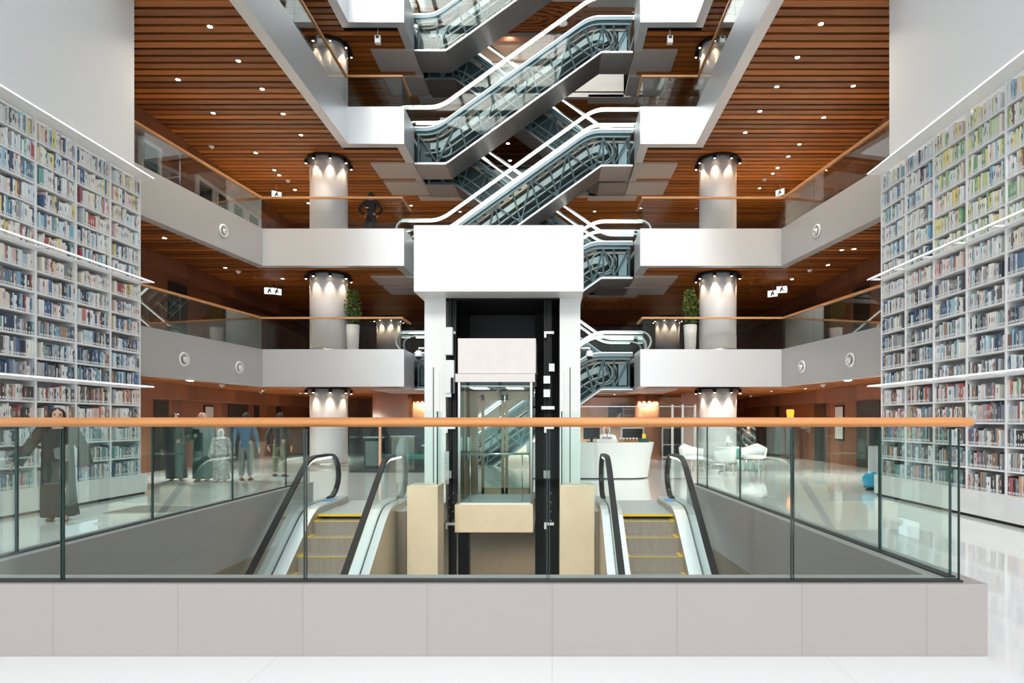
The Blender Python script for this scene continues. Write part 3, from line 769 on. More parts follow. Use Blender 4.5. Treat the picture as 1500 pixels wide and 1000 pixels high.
# ================================================================ RAILINGS
def glass_run(name, label, path, z0, h, rail_r, mats, step, parent_loc=(0,0,0), cat='railing', group=None, gap=.012, rail='wide', closed_first=None, thick=.016, edges=True, cuts=None):
    t = thing(name, label, cat, parent_loc, 0, group)
    # panels along each straight length
    for i in range(len(path)-1):
        a, b = Vector((*path[i], 0)), Vector((*path[i+1], 0)); L = (b-a).length; u = (b-a)/L; v = Vector((-u.y, u.x, 0))
        cs = cuts[i] if cuts else [L*j/max(1, round(L/step)) for j in range(max(1, round(L/step))+1)]
        for j in range(len(cs)-1):
            c0, c1 = cs[j]+gap/2, cs[j+1]-gap/2
            m = MB(); m.obox(a+u*(c0+c1)/2+Vector((0,0,z0+h/2)), u, v, (0,0,1), (c1-c0)/2, thick/2, h/2, mats[0]); p = m.obj('glass_panel', t)
            if edges:
                m = MB(); m.obox(a+u*(c1-.002)+Vector((0,0,z0+h/2)), u, v, (0,0,1), .003, thick/2+.0005, h/2, 'glass_edge'); m.obj('panel_edge', p)
                m = MB(); m.obox(a+u*(c0+.001)+Vector((0,0,z0+h/2)), u, v, (0,0,1), .0025, thick/2+.0005, h/2, 'glass_edge'); m.obj('panel_edge', p)
    m = MB(); wv = .035
    pl = list(path); m.prism(offset(pl, wv) + list(reversed(offset(pl, -wv))), z0-.001, z0+.010, 'shaft_grey' if edges else 'steel'); m.obj('base_channel', t)
    return t
# the wide rail in front of the camera: round-ended oak section on glass
RZ = 1.497
t = glass_run('glass_railing', 'front glass guard of the void under a thick oak handrail', [(-4.22, 4.09), (2.655, 4.09)], .462, .99, 0, ('glass', 'glass_edge'), 1.58,
              cuts=[[0, 1.032, 2.613, 4.194, 5.784, 6.875]])
m = MB(); x0, x1 = -4.45, 2.735; n = 18
def rail_ring(x, k): return [(x, 4.09 + .062*k*math.cos(2*PI*j/n), RZ - .002 + (.031*k if math.sin(2*PI*j/n) > 0 else .031*k)*math.sin(2*PI*j/n)) for j in range(n)]
m.loft([rail_ring(x0, 1), rail_ring(x1-.07, 1), rail_ring(x1-.03, .93), rail_ring(x1-.01, .75), rail_ring(x1, .45)], 'rail'); m.obj('handrail', t)
def side_guard(label, path, cuts):
    t = glass_run('glass_railing', label, path, .462, .99, 0, ('glass_side', 'glass_edge'), 1.75, cuts=cuts)
    m = MB(); m.tube([(x, y, RZ) for x, y in path], .045, 'rail', 14, flat=.7); m.obj('handrail', t); return t
side_guard('glass guard along the void on the side of the woman in the abaya', [(-4.22, 4.18), (-4.22, 10.7)], [[0, .77, 2.45, 4.11, 5.77, 6.52]])
side_guard('glass guard along the void on the side where the oak rail ends', [(2.652, 4.18), (2.40, 10.4)], [[0, .84, 2.49, 4.13, 5.65, 6.22]])
# gallery guards
for k in range(1, 5):
    for side in ('left', 'right'):
        p = path_side(k, side); p = p[:-1] + [(p[-1][0], YE-.2)]; d = .09 if side == 'left' else -.09; q = offset(p, d)
        t = glass_run('gallery_railing', 'glass railing with slim oak rail, %s side of the %s' % (side, LEVN[k]), q, LV[k]-.02, 1.0, 0, ('glass_gallery', 'glass_edge'), 1.78, edges=False, thick=.014)
        m = MB(); m.prism(offset(q, .033) + list(reversed(offset(q, -.033))), LV[k]+.972, LV[k]+1.03, 'rail_thin'); m.obj('handrail', t)
# ================================================================ LIFT
t = thing('lift_portal', 'white lift shaft portal with a deep box header standing in the void', 'lift shaft', (0, 11.08, 0))
m = MB(); m.box(-2.446, .554, 0, 2.5, 3.79, 4.96, 'white_gloss', .012); m.obj('header', t)
for x0, x1, s in ((-2.37, -1.975, 1), (.139, .52, -1)):
    m = MB(); m.box(x0, x1, .57, .95, .0, 3.79, 'white_gloss'); 
    xx = x0 + (x1-x0)*(.42 if s > 0 else .5); c = m.obj('column', t)
    m = MB(); m.box(xx-.008, xx+.008, .563, .57, .0, 2.5, 'shaft_grey'); m.box(xx+.11*s-.004, xx+.11*s+.004, .565, .57, 0, 2.4, 'steel'); m.obj('column_joint', c)
m = MB(); m.box(-1.975, .139, .6, 2.45, 3.76, 3.789, 'shaft'); m.obj('header_soffit', t)
for z0, z1 in ((3.14, 3.78), (2.62, 3.12)):
    m = MB(); m.box(-1.75, -.12, 2.30, 2.36, z0, z1, 'shaft_grey'); m.obj('back_panel', t)
for x0, x1 in ((-1.975, -1.76), (-.36, .139)):
    m = MB(); m.box(x0, x1, 2.1, 2.4, BZ, 3.78, 'shaft'); m.obj('back_post', t)
m = MB(); m.box(-1.975, -1.955, .95, 2.4, 0, 3.78, 'shaft'); m.obj('side_lining', t)
m = MB(); m.box(.12, .139, .95, 2.4, 0, 3.78, 'shaft'); m.obj('side_lining', t)
# glass guards on the stone piers
for x0, x1, lab in ((-2.40, -1.93, 'glass guard on the stone pier beside the left escalator'), (.15, .68, 'glass guard on the stone pier beside the right escalator')):
    g = thing('lift_guard', lab, 'glass guard', (0, 10.6, .42))
    MB().box(x0, x1, 0, .014, 0, 1.25, 'glass').obj('glass_panel', g)
    e = x1-.02 if x0 < -1 else x0; MB().box(e, e+.02, .014, .42, 0, 1.25, 'glass').obj('glass_panel', g)
    MB().box(e, e+.02, -.004, .018, 0, 1.25, 'glass_edge').obj('panel_edge', g)
    MB().box(x0, x1, -.01, .03, 0, .02, 'steel').obj('base_channel', g)
# guide rails and their brackets
for x, lab, s in ((-1.885, 'black steel lift guide rail left of the glass cab', 1), (-.06, 'black steel lift guide rail right of the glass cab', -1)):
    g = thing('lift_guide_rail', lab, 'lift rail', (x, 11.72, 0))
    MB().box(-.05, .05, 0, .06, BZ, 3.78, 'lamp_black').obj('rail_flange', g)
    MB().box(-.012, .012, -.09, 0, BZ, 3.75, 'lamp_black').obj('rail_blade', g)
    MB().box(.075*s-.02, .075*s+.02, -.02, .05, BZ, 3.78, 'lamp_black').obj('side_channel', g)
    for z in (3.12, 1.36, -.42):
        b = MB(); b.box(-.09, .09, -.11, -.03, z, z+.045, 'white_gloss'); b.box(-.09, -.05, -.11, .0, z-.07, z, 'white_gloss'); b.obj('rail_bracket', g)
    for z in (2.2, 1.95, .45):
        MB().box(-.10*1, .02, -.13, -.05, z, z+.14, 'steel').obj('guide_shoe', g)
    for i in range(7):
        MB().lathe([(.002, 0), (.011, 0), (.011, -.012), (.002, -.014)], (-.035 if i % 2 else .035, -.002, -.35+.085*i), 'steel', 8, 'y').obj('bolt', g)
    if s > 0:
        MB().box(-.09, .06, -.25, -.12, 2.72, 3.22, 'white').obj('controller_box', g)
        MB().box(-.085, .085, -.24, -.10, 2.02, 2.62, 'white').obj('controller_box', g)
        MB().box(.03, .08, -.26, -.24, 2.02, 2.30, 'lamp_black').obj('junction_box', g)
        MB().box(-.09, -.01, -.2, -.1, .35, .95, 'steel').obj('counterweight_guard', g)
    else:
        MB().box(.0, .10, -.2, -.1, 2.42, 2.56, 'white').obj('controller_box', g)
        MB().box(-.14, .10, -.17, -.1, 1.72, 1.78, 'white_gloss').obj('rail_bracket', g)
# cab
c = thing('lift_cab', 'glass lift cab with a pale top box waiting at floor level', 'lift', (-1.015, 11.5, 0))
MB().box(-.715, .715, 0, 1.45, 2.38, 3.02, 'cabpanel', .01).obj('top_box', c)
m = MB(); m.box(-.76, .70, -.03, 1.5, 2.22, 2.37, 'cabpanel', .01); m.obj('top_lip', c)
m = MB(); m.box(-.765, .665, -.04, 1.5, -.525, -.02, 'beige', .008); m.obj('floor_box', c)
MB().box(-.70, .64, 0, 1.45, -.02, .012, 'white').obj('cab_floor', c)
m = MB(); m.box(-.66, .64, .06, 1.4, 2.14, 2.16, 'white'); ce = m.obj('cab_ceiling', c)
for x in (-.38, .30): MB().box(x-.16, x+.16, .25, .95, 2.13, 2.14, 'sign').obj('ceiling_light', ce)
MB().lathe([(.005, 0), (.075, 0), (.06, -.05), (.02, -.07)], (-.02, .4, 2.13), 'chrome', 16).obj('dome_camera', ce)
MB().box(-.70, .64, 0, .012, .012, 2.22, 'cabglass').obj('front_glass', c)
MB().box(.628, .64, .012, 1.0, .012, 2.22, 'cabglass').obj('side_glass', c)
MB().box(-.70, -.688, .012, .6, .012, 2.22, 'cabglass').obj('side_glass', c)
for x in (-.69, .63): MB().box(x-.02, x+.02, -.01, .03, .0, 2.22, 'steel').obj('corner_post', c)
MB().box(-.69, -.66, .6, 1.45, .012, 2.16, 'bronze').obj('side_panel', c)
MB().box(-.66, -.50, 1.30, 1.36, .012, 2.16, 'bronze').obj('return_panel', c)
MB().box(-.64, -.60, .75, 1.25, .75, 1.2, 'chrome').obj('control_panel', c)
m = MB(); m.tube([(-.62, .10, .0), (-.62, .10, .9)], .012, 'steel', 8)
h = MB(); h.tube([(-.66, .95, .90), (-.66, .10, .90), (.60, .10, .90), (.60, .9, .90)], .02, 'chrome', 10); hh = h.obj('cab_handrail', c)
for x in (-.50, .46): MB().tube([(x, .10, .012), (x, .10, .88)], .011, 'steel', 8).obj('handrail_post', hh)
for x0, x1 in ((-.44, .03), (.05, .60)):
    d = MB(); d.box(x0, x0+.06, 1.38, 1.42, .012, 2.05, 'bronze'); d.box(x1-.06, x1, 1.38, 1.42, .012, 2.05, 'bronze')
    d.box(x0, x1, 1.38, 1.42, .012, .14, 'bronze'); d.box(x0, x1, 1.38, 1.42, 1.93, 2.05, 'bronze'); dd = d.obj('sliding_door', c)
    MB().box(x0+.06, x1-.06, 1.395, 1.405, .14, 1.93, 'cabglass').obj('door_glass', dd)
MB().box(-.66, .64, 1.36, 1.44, 2.05, 2.16, 'bronze').obj('door_header', c)
# dome cameras on short arms at the shaft columns
for x, s, lab in ((-2.50, 1, 'white dome camera on an arm, left column of the lift shaft'), (.70, -1, 'white dome camera on an arm, right column of the lift shaft')):
    d = thing('dome_camera', lab, 'camera', (x, 11.75, 2.72), 0, 'dome cameras on the lift shaft')
    MB().lathe([(.01, .10), (.05, .10), (.07, .03), (.072, 0), (.06, -.01)], (0, 0, 0), 'white_gloss', 18).obj('housing', d)
    MB().ball((0, 0, -.015), .058, 'lamp_black', 14, 8, (1, 1, .9)).obj('dome', d)
    MB().tube([(0, 0, .09), (0, 0, .15), (.115*s if s > 0 else -.165, 0, .15)], .018, 'white_gloss', 8).obj('arm', d)
# ================================================================ PEOPLE
def skin_mesh(chains, levels=2):
    """chains: lists of (point, radius) ; later chains may start at an index ('chain', i) of an earlier one"""
    bm = bmesh.new(); lay = bm.verts.layers.skin.verify(); store = []
    for ch in chains:
        vs = []
        for p in ch:
            if p[0] == 'at': vs.append(store[p[1]][p[2]]); continue
            v = bm.verts.new(p[0]); r = p[1]; v[lay].radius = (r, r) if not isinstance(r, tuple) else r; vs.append(v)
        for a, b in zip(vs, vs[1:]):
            if not bm.edges.get((a, b)): bm.edges.new((a, b))
        store.append(vs)
    store[0][0][lay].use_root = True
    me = bpy.data.meshes.new('tmp'); bm.to_mesh(me); bm.free()
    o = bpy.data.objects.new('tmp', me); COL.objects.link(o)
    sk = o.modifiers.new('s', 'SKIN'); sk.use_smooth_shade = True
    sb = o.modifiers.new('b', 'SUBSURF'); sb.levels = levels
    dg = bpy.context.evaluated_depsgraph_get(); ev = o.evaluated_get(dg); r = bpy.data.meshes.new_from_object(ev)
    bpy.data.objects.remove(o); bpy.data.meshes.remove(me)
    out = ([tuple(v.co) for v in r.vertices], [tuple(p.vertices) for p in r.polygons]); bpy.data.meshes.remove(r)
    return out
def head_geo(mb, c, h, rz=0, skin='skin', tilt=0):
    """head of height h centred at c, face towards -y, with brow, eye sockets, nose, lips, chin and ears"""
    n, k = 36, 28; R = Matrix.Translation(c) @ Matrix.Rotation(rz, 4, 'Z') @ Matrix.Rotation(tilt, 4, 'X'); o0 = len(mb.v)
    g = lambda x, s: math.exp(-(x/s)**2)
    def P(th, ph):
        x = math.sin(th)*math.cos(ph); y = math.sin(th)*math.sin(ph); z = -math.cos(th)
        X, Y, Z = .37*x, .46*y, .5*z
        if z < 0: X *= 1 - .30*(-z)**1.5; Y *= 1 - .22*(-z)**2
        front = max(0, -y)
        if front > .2:
            Y -= .085*g(X, .055)*g(Z+.08, .075) + .05*g(X, .04)*g(Z-.0, .10)      # nose
            Y += .045*(g(X-.14, .06)+g(X+.14, .06))*g(Z-.03, .05)                # sockets
            Y -= .02*g(Z-.11, .045)*g(X, .25)                                     # brow
            Y -= .028*g(X, .10)*g(Z+.235, .035) ; Y -= .03*g(X, .09)*g(Z+.40, .07)  # lips, chin
        X += math.copysign(.05*g(Z+.0, .12)*g(y-.12, .18), x) if abs(x) > .75 else 0   # ears
        return Vector((X*h, Y*h, Z*h))
    rings = [[R @ P(max(.03, min(PI-.03, PI*i/k)), 2*PI*j/n) for j in range(n)] for i in range(k+1)]
    mb.loft(rings, skin, True)
    for sx in (-1, 1):
        o1 = len(mb.v); mb.ball((sx*.14*h, -.405*h, .028*h), .042*h, 'eye', 10, 6, (1.3, .5, .7)); mb.xf(R, o1)
        o1 = len(mb.v); mb.obox((sx*.145*h, -.435*h, .105*h), (1,0,.03*sx), (0,1,0), (-.03*sx,0,1), .075*h, .014*h, .014*h, 'hair'); mb.xf(R, o1)
    o1 = len(mb.v); mb.ball((0, -.452*h, -.235*h), .05*h, 'lips', 10, 6, (1.5, .5, .5)); mb.xf(R, o1)
def hand_chains(wrist, d, side, palm_n, s=1.0, curl=.5, base=0):
    """palm and five fingers from the wrist along d; palm_n faces the palm, side points to the thumb"""
    d, q, n = Vector(d).normalized(), Vector(side).normalized(), Vector(palm_n).normalized()
    w = Vector(wrist); out = [[(w, .024*s), (w+d*.045*s, (.036*s)), (w+d*.085*s, .036*s)]]
    for i, (off, ln) in enumerate(((.030, .070), (.010, .080), (-.011, .073), (-.030, .056))):
        b = w + d*.088*s + q*off*s; c1 = b + d*ln*.42*s + n*curl*.018*s; c2 = c1 + d*ln*.33*s*(1-curl*.4) + n*curl*.030*s; c3 = c2 + d*ln*.25*s*(1-curl*.8) + n*curl*.034*s
        out.append([(w + d*.060*s + q*off*.8*s, .0105*s), (b, .0098*s), (c1, .0090*s), (c2, .0082*s), (c3, .0070*s)])
    b = w + d*.028*s + q*.028*s
    out.append([(b, .0125*s), (b + d*.026*s + q*.022*s, .0110*s), (b + d*.052*s + q*.030*s + n*.01*s, .0095*s), (b + d*.074*s + q*.030*s + n*.016*s, .0078*s)])
    return out
def fold_robe(mb, rings, m, n=56, folds=9, amp=.05, ph=0):
    """cloth loft: rings (z, cx, cy, rx, ry, fold strength)"""
    rs = []
    for z, cx, cy, rx, ry, fo in rings:
        ring = []
        for j in range(n):
            a = 2*PI*j/n; k = 1 + amp*fo*(math.sin(folds*a+ph) + .5*math.sin((folds*1.7+.4)//1*a+ph*2))
            ring.append((cx + rx*k*math.cos(a), cy + ry*k*math.sin(a), z))
        rs.append(ring)
    return mb.loft(rs, m, True)
def person(label, loc, rz, H=1.72, top='cloth_black', bottom='cloth_black', robe=None, arms=None, legs=None, head_rz=0, skin='skin', scarf=None, cap=None, hair=True, longhair=False, shoe='shoe', seated=False, tilt=0, kids_cloth=None, curl=.5):
    t = thing('person', label, 'person', loc, rz); s = H
    # joints (x right of the figure's left.. y towards the back)
    A = arms or {}
    sh = {1: Vector((.108*s, .005, .808*s)), -1: Vector((-.108*s, .005, .808*s))}
    el = {q: Vector(A.get(('e', q), (.155*q, .02, .625)))*s for q in (1, -1)}
    wr = {q: Vector(A.get(('w', q), (.175*q, -.02, .475)))*s for q in (1, -1)}
    Lg = legs or {}
    hp = {q: Vector((.052*q*s, .0, .515*s)) for q in (1, -1)}
    kn = {q: Vector(Lg.get(('k', q), (.058*q, -.012, .285)))*s for q in (1, -1)}
    an = {q: Vector(Lg.get(('a', q), (.060*q, .012, .045)))*s for q in (1, -1)}
    te = {q: Vector(Lg.get(('t', q), (an[q].x/s*1.15, an[q].y/s-.095, .016)))*s for q in (1, -1)}
    spine = [(Vector((0, 0, .53*s)), .078*s), (Vector((0, -.004*s, .60*s)), .072*s), (Vector((0, -.006*s, .70*s)), .082*s), (Vector((0, .004*s, .785*s)), .070*s), (Vector((0, .008*s, .835*s)), .036*s), (Vector((0, .0, .885*s)), .034*s)]
    ch = [spine]
    for q in (1, -1):
        ch.append([('at', 0, 3), (sh[q], .034*s), (el[q], .025*s), (wr[q], .0165*s)])
    for q in (1, -1):
        ch.append([('at', 0, 0), (hp[q], .056*s), (kn[q], .034*s), (an[q], .023*s), (te[q], .017*s)])
    v, f = skin_mesh(ch)
    m = MB(); m.add(v, f, skin, True)
    for q in (1, -1):
        d = (wr[q]-el[q]).normalized(); side = A.get(('s', q), (0, -1, .1)); pn = A.get(('p', q), (-q, 0, 0))
        hv, hf = skin_mesh_multi(hand_chains(wr[q]-d*.01, d, side, pn, s/1.72, curl)); m.add(hv, hf, skin, True)
    hc = Vector((0, -.012*s, .932*s)); head_geo(m, hc, .132*s, head_rz, skin, tilt)
    m.obj('body', t)
    # clothes
    if robe:
        m = MB(); fold_robe(m, [(z*s, cx*s, cy*s, rx*s, ry*s, fo) for z, cx, cy, rx, ry, fo in robe[1]], robe[0], folds=robe[2] if len(robe) > 2 else 9, amp=robe[3] if len(robe) > 3 else .05)
        m.obj('robe', t)
        if not (len(robe) > 4 and robe[4] == 'bare'):
            for q in (1, -1):
                m = MB(); a, b, c = sh[q], el[q], wr[q]; e = c + (c-b).normalized()*.02
                wd = robe[5] if len(robe) > 5 else .05
                m.tube([Vector((.06*q*s, .0, .815*s)), a, a.lerp(b, .5), b, b.lerp(c, .5), c, e], [.05*s, .052*s, .047*s, .045*s, (.045+wd)/2*s, wd*s, wd*1.08*s], robe[0], 18); m.obj('sleeve', t)
    else:
        tops = [[(p, r*1.10+.008) for p, r in spine[:5]]]
        tops[0][0] = (Vector((0, 0, .455*s)), .088*s); tops[0].insert(1, (Vector((0, 0, .52*s)), .086*s)); tops[0][5] = (spine[4][0] - Vector((0, 0, .012*s)), .040*s)
        for q in (1, -1): tops.append([('at', 0, 4), (sh[q], .043*s), (el[q], .034*s), (el[q].lerp(wr[q], .93), .026*s)])
        v, f = skin_mesh(tops); m = MB(); m.add(v, f, top, True); m.obj('jacket', t)
        bt = [[(Vector((0, 0, .60*s)), .070*s), (Vector((0, .002, .505*s)), .080*s)]]
        for q in (1, -1): bt.append([('at', 0, 1), (hp[q]-Vector((0, 0, .02*s)), .062*s), (kn[q], .044*s), (an[q].lerp(kn[q], .06), .037*s)])
        v, f = skin_mesh(bt); m = MB(); m.add(v, f, bottom, True); m.obj('trousers', t)
    for q in (1, -1):
        m = MB(); a = an[q]; d = (te[q]-a); d.z = 0; d.normalize(); sd = Vector((-d.y, d.x, 0)); rings = []
        for u, w_, hh in ((-.030, .018, .030), (-.018, .027, .045), (.02, .028, .045), (.055, .029, .030), (.090, .026, .022), (.112, .012, .014)):
            c = a + d*u*s; ring = []
            for j in range(12):
                g = 2*PI*j/12; ring.append(Vector((c.x, c.y, 0)) + sd*w_*s*math.cos(g) + Vector((0, 0, (te[q].z-.016*s if not seated else te[q].z-.016*s) + max(0, hh*s*(.5+.5*math.sin(g))))))
            rings.append(ring)
        m.loft(rings, shoe); m.obj('shoe', t)
    hh = .132*s; R = Matrix.Translation(hc) @ Matrix.Rotation(head_rz, 4, 'Z') @ Matrix.Rotation(tilt, 4, 'X')
    if scarf:
        m = MB(); rings = []
        # open hood round the face, falling on the shoulders
        for i in range(15):
            z = .60 - i*.105; ring = []
            if z > -.5: rad = .47*math.sqrt(max(.004, 1-((z-.02)/.62)**2)) + .02
            else: rad = .44 + (-.5-z)*.95
            for j in range(25):
                a = -PI/2 + .62 + (2*PI-1.24)*j/24 if z < .36 else -PI/2 + .3 + (2*PI-.6)*j/24
                if z < -.48: a = -PI/2 + .10 + (2*PI-.2)*j/24
                ring.append(R @ Vector((rad*.92*math.cos(a)*hh, (.06+rad*1.08*math.sin(a))*hh, z*hh)))
            rings.append(ring)
        m.loft(rings, scarf, True, caps=False, closed=False); o = m.obj('headscarf', t)
        so = o.modifiers.new('thick', 'SOLIDIFY'); so.thickness = .008
    if hair:
        m = MB(); rings = []; lo = -.9 if longhair else -.22
        nn = 12
        for i in range(nn+1):
            z = .56 + (lo-.56)*i/nn; ring = []
            w0 = .50 if longhair else .44; rad = (w0*math.sqrt(max(.01, 1-(z/.57)**2)) if z > .05 else w0 + (.05 if longhair else -.05)*(-z))
            open_ = (.45 if z > .30 else 1.05) if not longhair else (.3 if z > .34 else .86)
            for j in range(21):
                a = -PI/2 + open_ + (2*PI-2*open_)*j/20
                ring.append(R @ Vector((rad*.93*math.cos(a)*hh, (.04+rad*1.12*math.sin(a))*hh, z*hh)))
            rings.append(ring)
        m.loft(rings, 'hair', True, caps=False, closed=False); o = m.obj('hair', t)
        so = o.modifiers.new('thick', 'SOLIDIFY'); so.thickness = .014
    return t
def skin_mesh_multi(chains):
    """several separate skinned chains joined in one list"""
    V, Fc = [], []
    for c in chains:
        v, f = skin_mesh([c], 1); o = len(V); V += v; Fc += [tuple(i+o for i in q) for q in f]
    return V, Fc
ABAYA = [(.822, 0, .005, .050, .040, 0), (.815, 0, .005, .085, .052, .1), (.79, 0, .004, .125, .066, .2), (.74, 0, -.004, .122, .078, .3), (.66, 0, -.004, .112, .076, .5), (.56, 0, 0, .116, .082, .7), (.44, 0, 0, .120, .086, .9), (.30, 0, .0, .124, .094, 1), (.16, .004, .004, .130, .102, 1.1), (.075, .01, .01, .136, .110, 1.2), (.04, .012, .012, .138, .112, 1.3)]
# the woman walking beside the left book wall
person('woman in a brown-black abaya walking beside the white book wall', (-7.49, 9.51, 0), math.radians(33), 1.70, robe=('abaya', ABAYA, 7, .05, '', .062),
       arms={('e', 1): (.185, .0, .64), ('w', 1): (.20, -.03, .49), ('e', -1): (-.20, .01, .655), ('w', -1): (-.285, -.01, .535), ('p', -1): (.8, 0, -.5), ('s', 1): (-.2, -1, 0), ('s', -1): (.1, -1, 0)},
       legs={('a', 1): (.055, -.05, .045), ('k', 1): (.055, -.05, .285), ('a', -1): (-.05, .06, .055), ('k', -1): (-.055, -.01, .285)}, hair=True, longhair=True, head_rz=math.radians(4))
# the group beyond the left guard
person('dark-clad woman with a hand at her waist behind the left glass guard', (-9.50, 15.86, 0), .5, 1.68, robe=('cloth_black', ABAYA, 6, .04), scarf='cloth_black', hair=False,
       arms={('e', 1): (.17, .0, .62), ('w', 1): (.06, -.12, .60), ('s', 1): (0, -.3, 1), ('p', 1): (0, 1, 0)})
person('woman in a dark green robe and pink headscarf in the left group', (-8.80, 15.80, 0), .2, 1.70, robe=('cloth_green', ABAYA, 6, .04), scarf='cloth_pink', hair=False,
       arms={('e', -1): (-.17, .0, .62), ('w', -1): (-.07, -.12, .66), ('s', -1): (0, -.3, 1), ('p', -1): (0, 1, 0)})
person('short figure in pale patterned clothes and white scarf beside the green robe', (-8.28, 15.70, 0), .4, 1.30, robe=('cloth_pale', ABAYA, 8, .05), scarf='cloth_white', hair=False)
person('person in a blue shirt and grey trousers behind the left glass guard', (-7.78, 15.95, 0), PI+.2, 1.72, top='cloth_blue', bottom='cloth_grey')
person('person in dark jacket and camouflage trousers behind the left glass guard', (-7.42, 17.1, 0), PI-.1, 1.74, top='cloth_black', bottom='camo', shoe='cloth_black',
       arms={('e', 1): (.19, .03, .63), ('w', 1): (.19, .0, .47), ('e', -1): (-.19, .03, .63), ('w', -1): (-.19, .0, .47)}, legs={('a', 1): (.085, 0, .045), ('k', 1): (.075, -.01, .285), ('a', -1): (-.085, .03, .045), ('k', -1): (-.07, .0, .285)})
# guard on the second gallery, seen from behind, hands on hips
person('person in black with hands on hips, back turned, on the second gallery', (-6.2, 21.5, LV[2]), PI, 1.78, top='cloth_black', bottom='cloth_black', shoe='cloth_black',
       arms={('e', 1): (.225, .05, .655), ('w', 1): (.125, -.01, .545), ('e', -1): (-.225, .05, .655), ('w', -1): (-.125, -.01, .545), ('s', 1): (0, -1, .2), ('s', -1): (0, -1, .2)},
       legs={('a', 1): (.085, 0, .045), ('k', 1): (.07, -.01, .285), ('a', -1): (-.085, 0, .045), ('k', -1): (-.07, -.01, .285)})
# attendant seated behind the desk: white robe and head cloth
SEAT = [(.822, 0, .005, .050, .040, 0), (.80, 0, .005, .105, .058, .1), (.74, 0, -.004, .122, .076, .3), (.62, 0, 0, .115, .080, .4), (.53, 0, -.01, .125, .10, .4), (.48, 0, -.06, .12, .17, .3), (.44, 0, -.10, .115, .20, .3), (.40, 0, -.14, .11, .19, .4), (.20, 0, -.20, .11, .13, .6), (.14, 0, -.21, .112, .13, .6)]
SL = {('k', 1): (.062, -.22, .50), ('a', 1): (.062, -.22, .245), ('k', -1): (-.062, -.22, .50), ('a', -1): (-.062, -.22, .245), ('t', 1): (.065, -.31, .216), ('t', -1): (-.065, -.31, .216)}
person('attendant in white robe and head cloth seated behind the white desk', (1.54, 17.80, -.345), 0, 1.72, robe=('cloth_white', SEAT, 6, .03), legs=SL, scarf='cloth_white', hair=False, skin='skin2', seated=True,
       arms={('e', 1): (.16, -.06, .64), ('w', 1): (.10, -.19, .66), ('e', -1): (-.16, -.06, .64), ('w', -1): (-.10, -.19, .66), ('s', 1): (-1, 0, .2), ('s', -1): (1, 0, .2), ('p', 1): (0, 0, -1), ('p', -1): (0, 0, -1)})
st = thing('stool', 'grey stool under the attendant behind the white desk', 'stool', (1.54, 17.85, 0))
MB().lathe([(.02, .43), (.19, .43), (.20, .46), (.19, .49), (.02, .49)], (0, 0, 0), 'cloth_grey', 24).obj('seat', st)
MB().lathe([(.03, .02), (.03, .43)], (0, 0, 0), 'chrome', 12).obj('stem', st)
MB().lathe([(.02, 0), (.22, 0), (.22, .015), (.02, .03)], (0, 0, 0), 'chrome', 24).obj('base', st)
# visitor on the teal seat
SIT = {('k', 1): (.075, -.24, .50), ('a', 1): (.075, -.25, .255), ('k', -1): (-.075, -.24, .50), ('a', -1): (-.075, -.25, .255), ('t', 1): (.08, -.34, .226), ('t', -1): (-.08, -.34, .226)}
person('visitor in black sitting on the round teal seat behind the right column', (7.85, 25.1, -.37), -.2, 1.70, top='cloth_black', bottom='navy', legs=SIT, seated=True, longhair=True,
       arms={('e', 1): (.15, -.05, .63), ('w', 1): (.08, -.20, .55), ('e', -1): (-.15, -.05, .63), ('w', -1): (-.08, -.20, .55), ('s', 1): (-1, 0, .2), ('s', -1): (1, 0, .2), ('p', 1): (0, 0, -1), ('p', -1): (0, 0, -1)})
st = thing('pouf', 'wide round teal pouf carrying the seated visitor in black', 'seat', (7.95, 25.25, 0))
MB().lathe([(.02, .06), (.52, .06), (.60, .12), (.60, .36), (.55, .43), (.02, .44)], (0, 0, 0), 'teal', 36).obj('cushion', st)
MB().lathe([(.02, 0), (.45, 0), (.45, .06), (.02, .06)], (0, 0, 0), 'dark', 30).obj('base', st)
# ================================================================ FITTINGS OF THE ATRIUM
def frame_rot(n):                                      # rotation that turns local -y into the horizontal normal n
    return math.atan2(n[0], -n[1])
def nozzle(px, py, k, side):
    m_ = (px-809)/F
    if side == 'left': a, b = -9.12 - .1315*YB, .1315
    else: a, b = mx(-9.12 - .1315*YB), -.1315
    y = a/(m_-b); x = a + b*y; z = EYE + (617-py)*y/F
    n = (1, -.1315) if side == 'left' else (-1, -.1315)
    t = thing('air_nozzle', 'round white jet nozzle in the %s gallery front, %s' % (side, lab_noz[(px, py)]), 'air nozzle', (x, y, z), frame_rot(n), 'jet nozzles in the gallery fronts')
    MB().lathe([(.13, -.002), (.19, -.002), (.19, -.02), (.165, -.045), (.13, -.03), (.13, -.002)], (0, 0, 0), 'white_gloss', 28, 'y', caps=False).obj('ring', t)
    MB().lathe([(.14, -.004), (.128, -.03), (.10, -.006), (.01, -.004)], (0, 0, 0), 'steel', 28, 'y', caps=False).obj('bowl', t)
    m = MB(); m.lathe([(.075, 0), (.075, -.09), (.055, -.10), (.05, -.05), (.001, -.05)], (0, 0, 0), 'white_gloss', 20, 'y')
    m.xf(Matrix.Rotation(.35, 4, 'X')); m.obj('jet', t)
lab_noz = {(327, 338): 'second level', (269, 526): 'first level, nearer one', (350, 538): 'first level, farther one', (1197, 338): 'second level', (1246, 527): 'first level, nearer one', (1175, 537): 'first level, farther one'}
for (px, py) in lab_noz: nozzle(px, py, 0, 'left' if px < 800 else 'right')
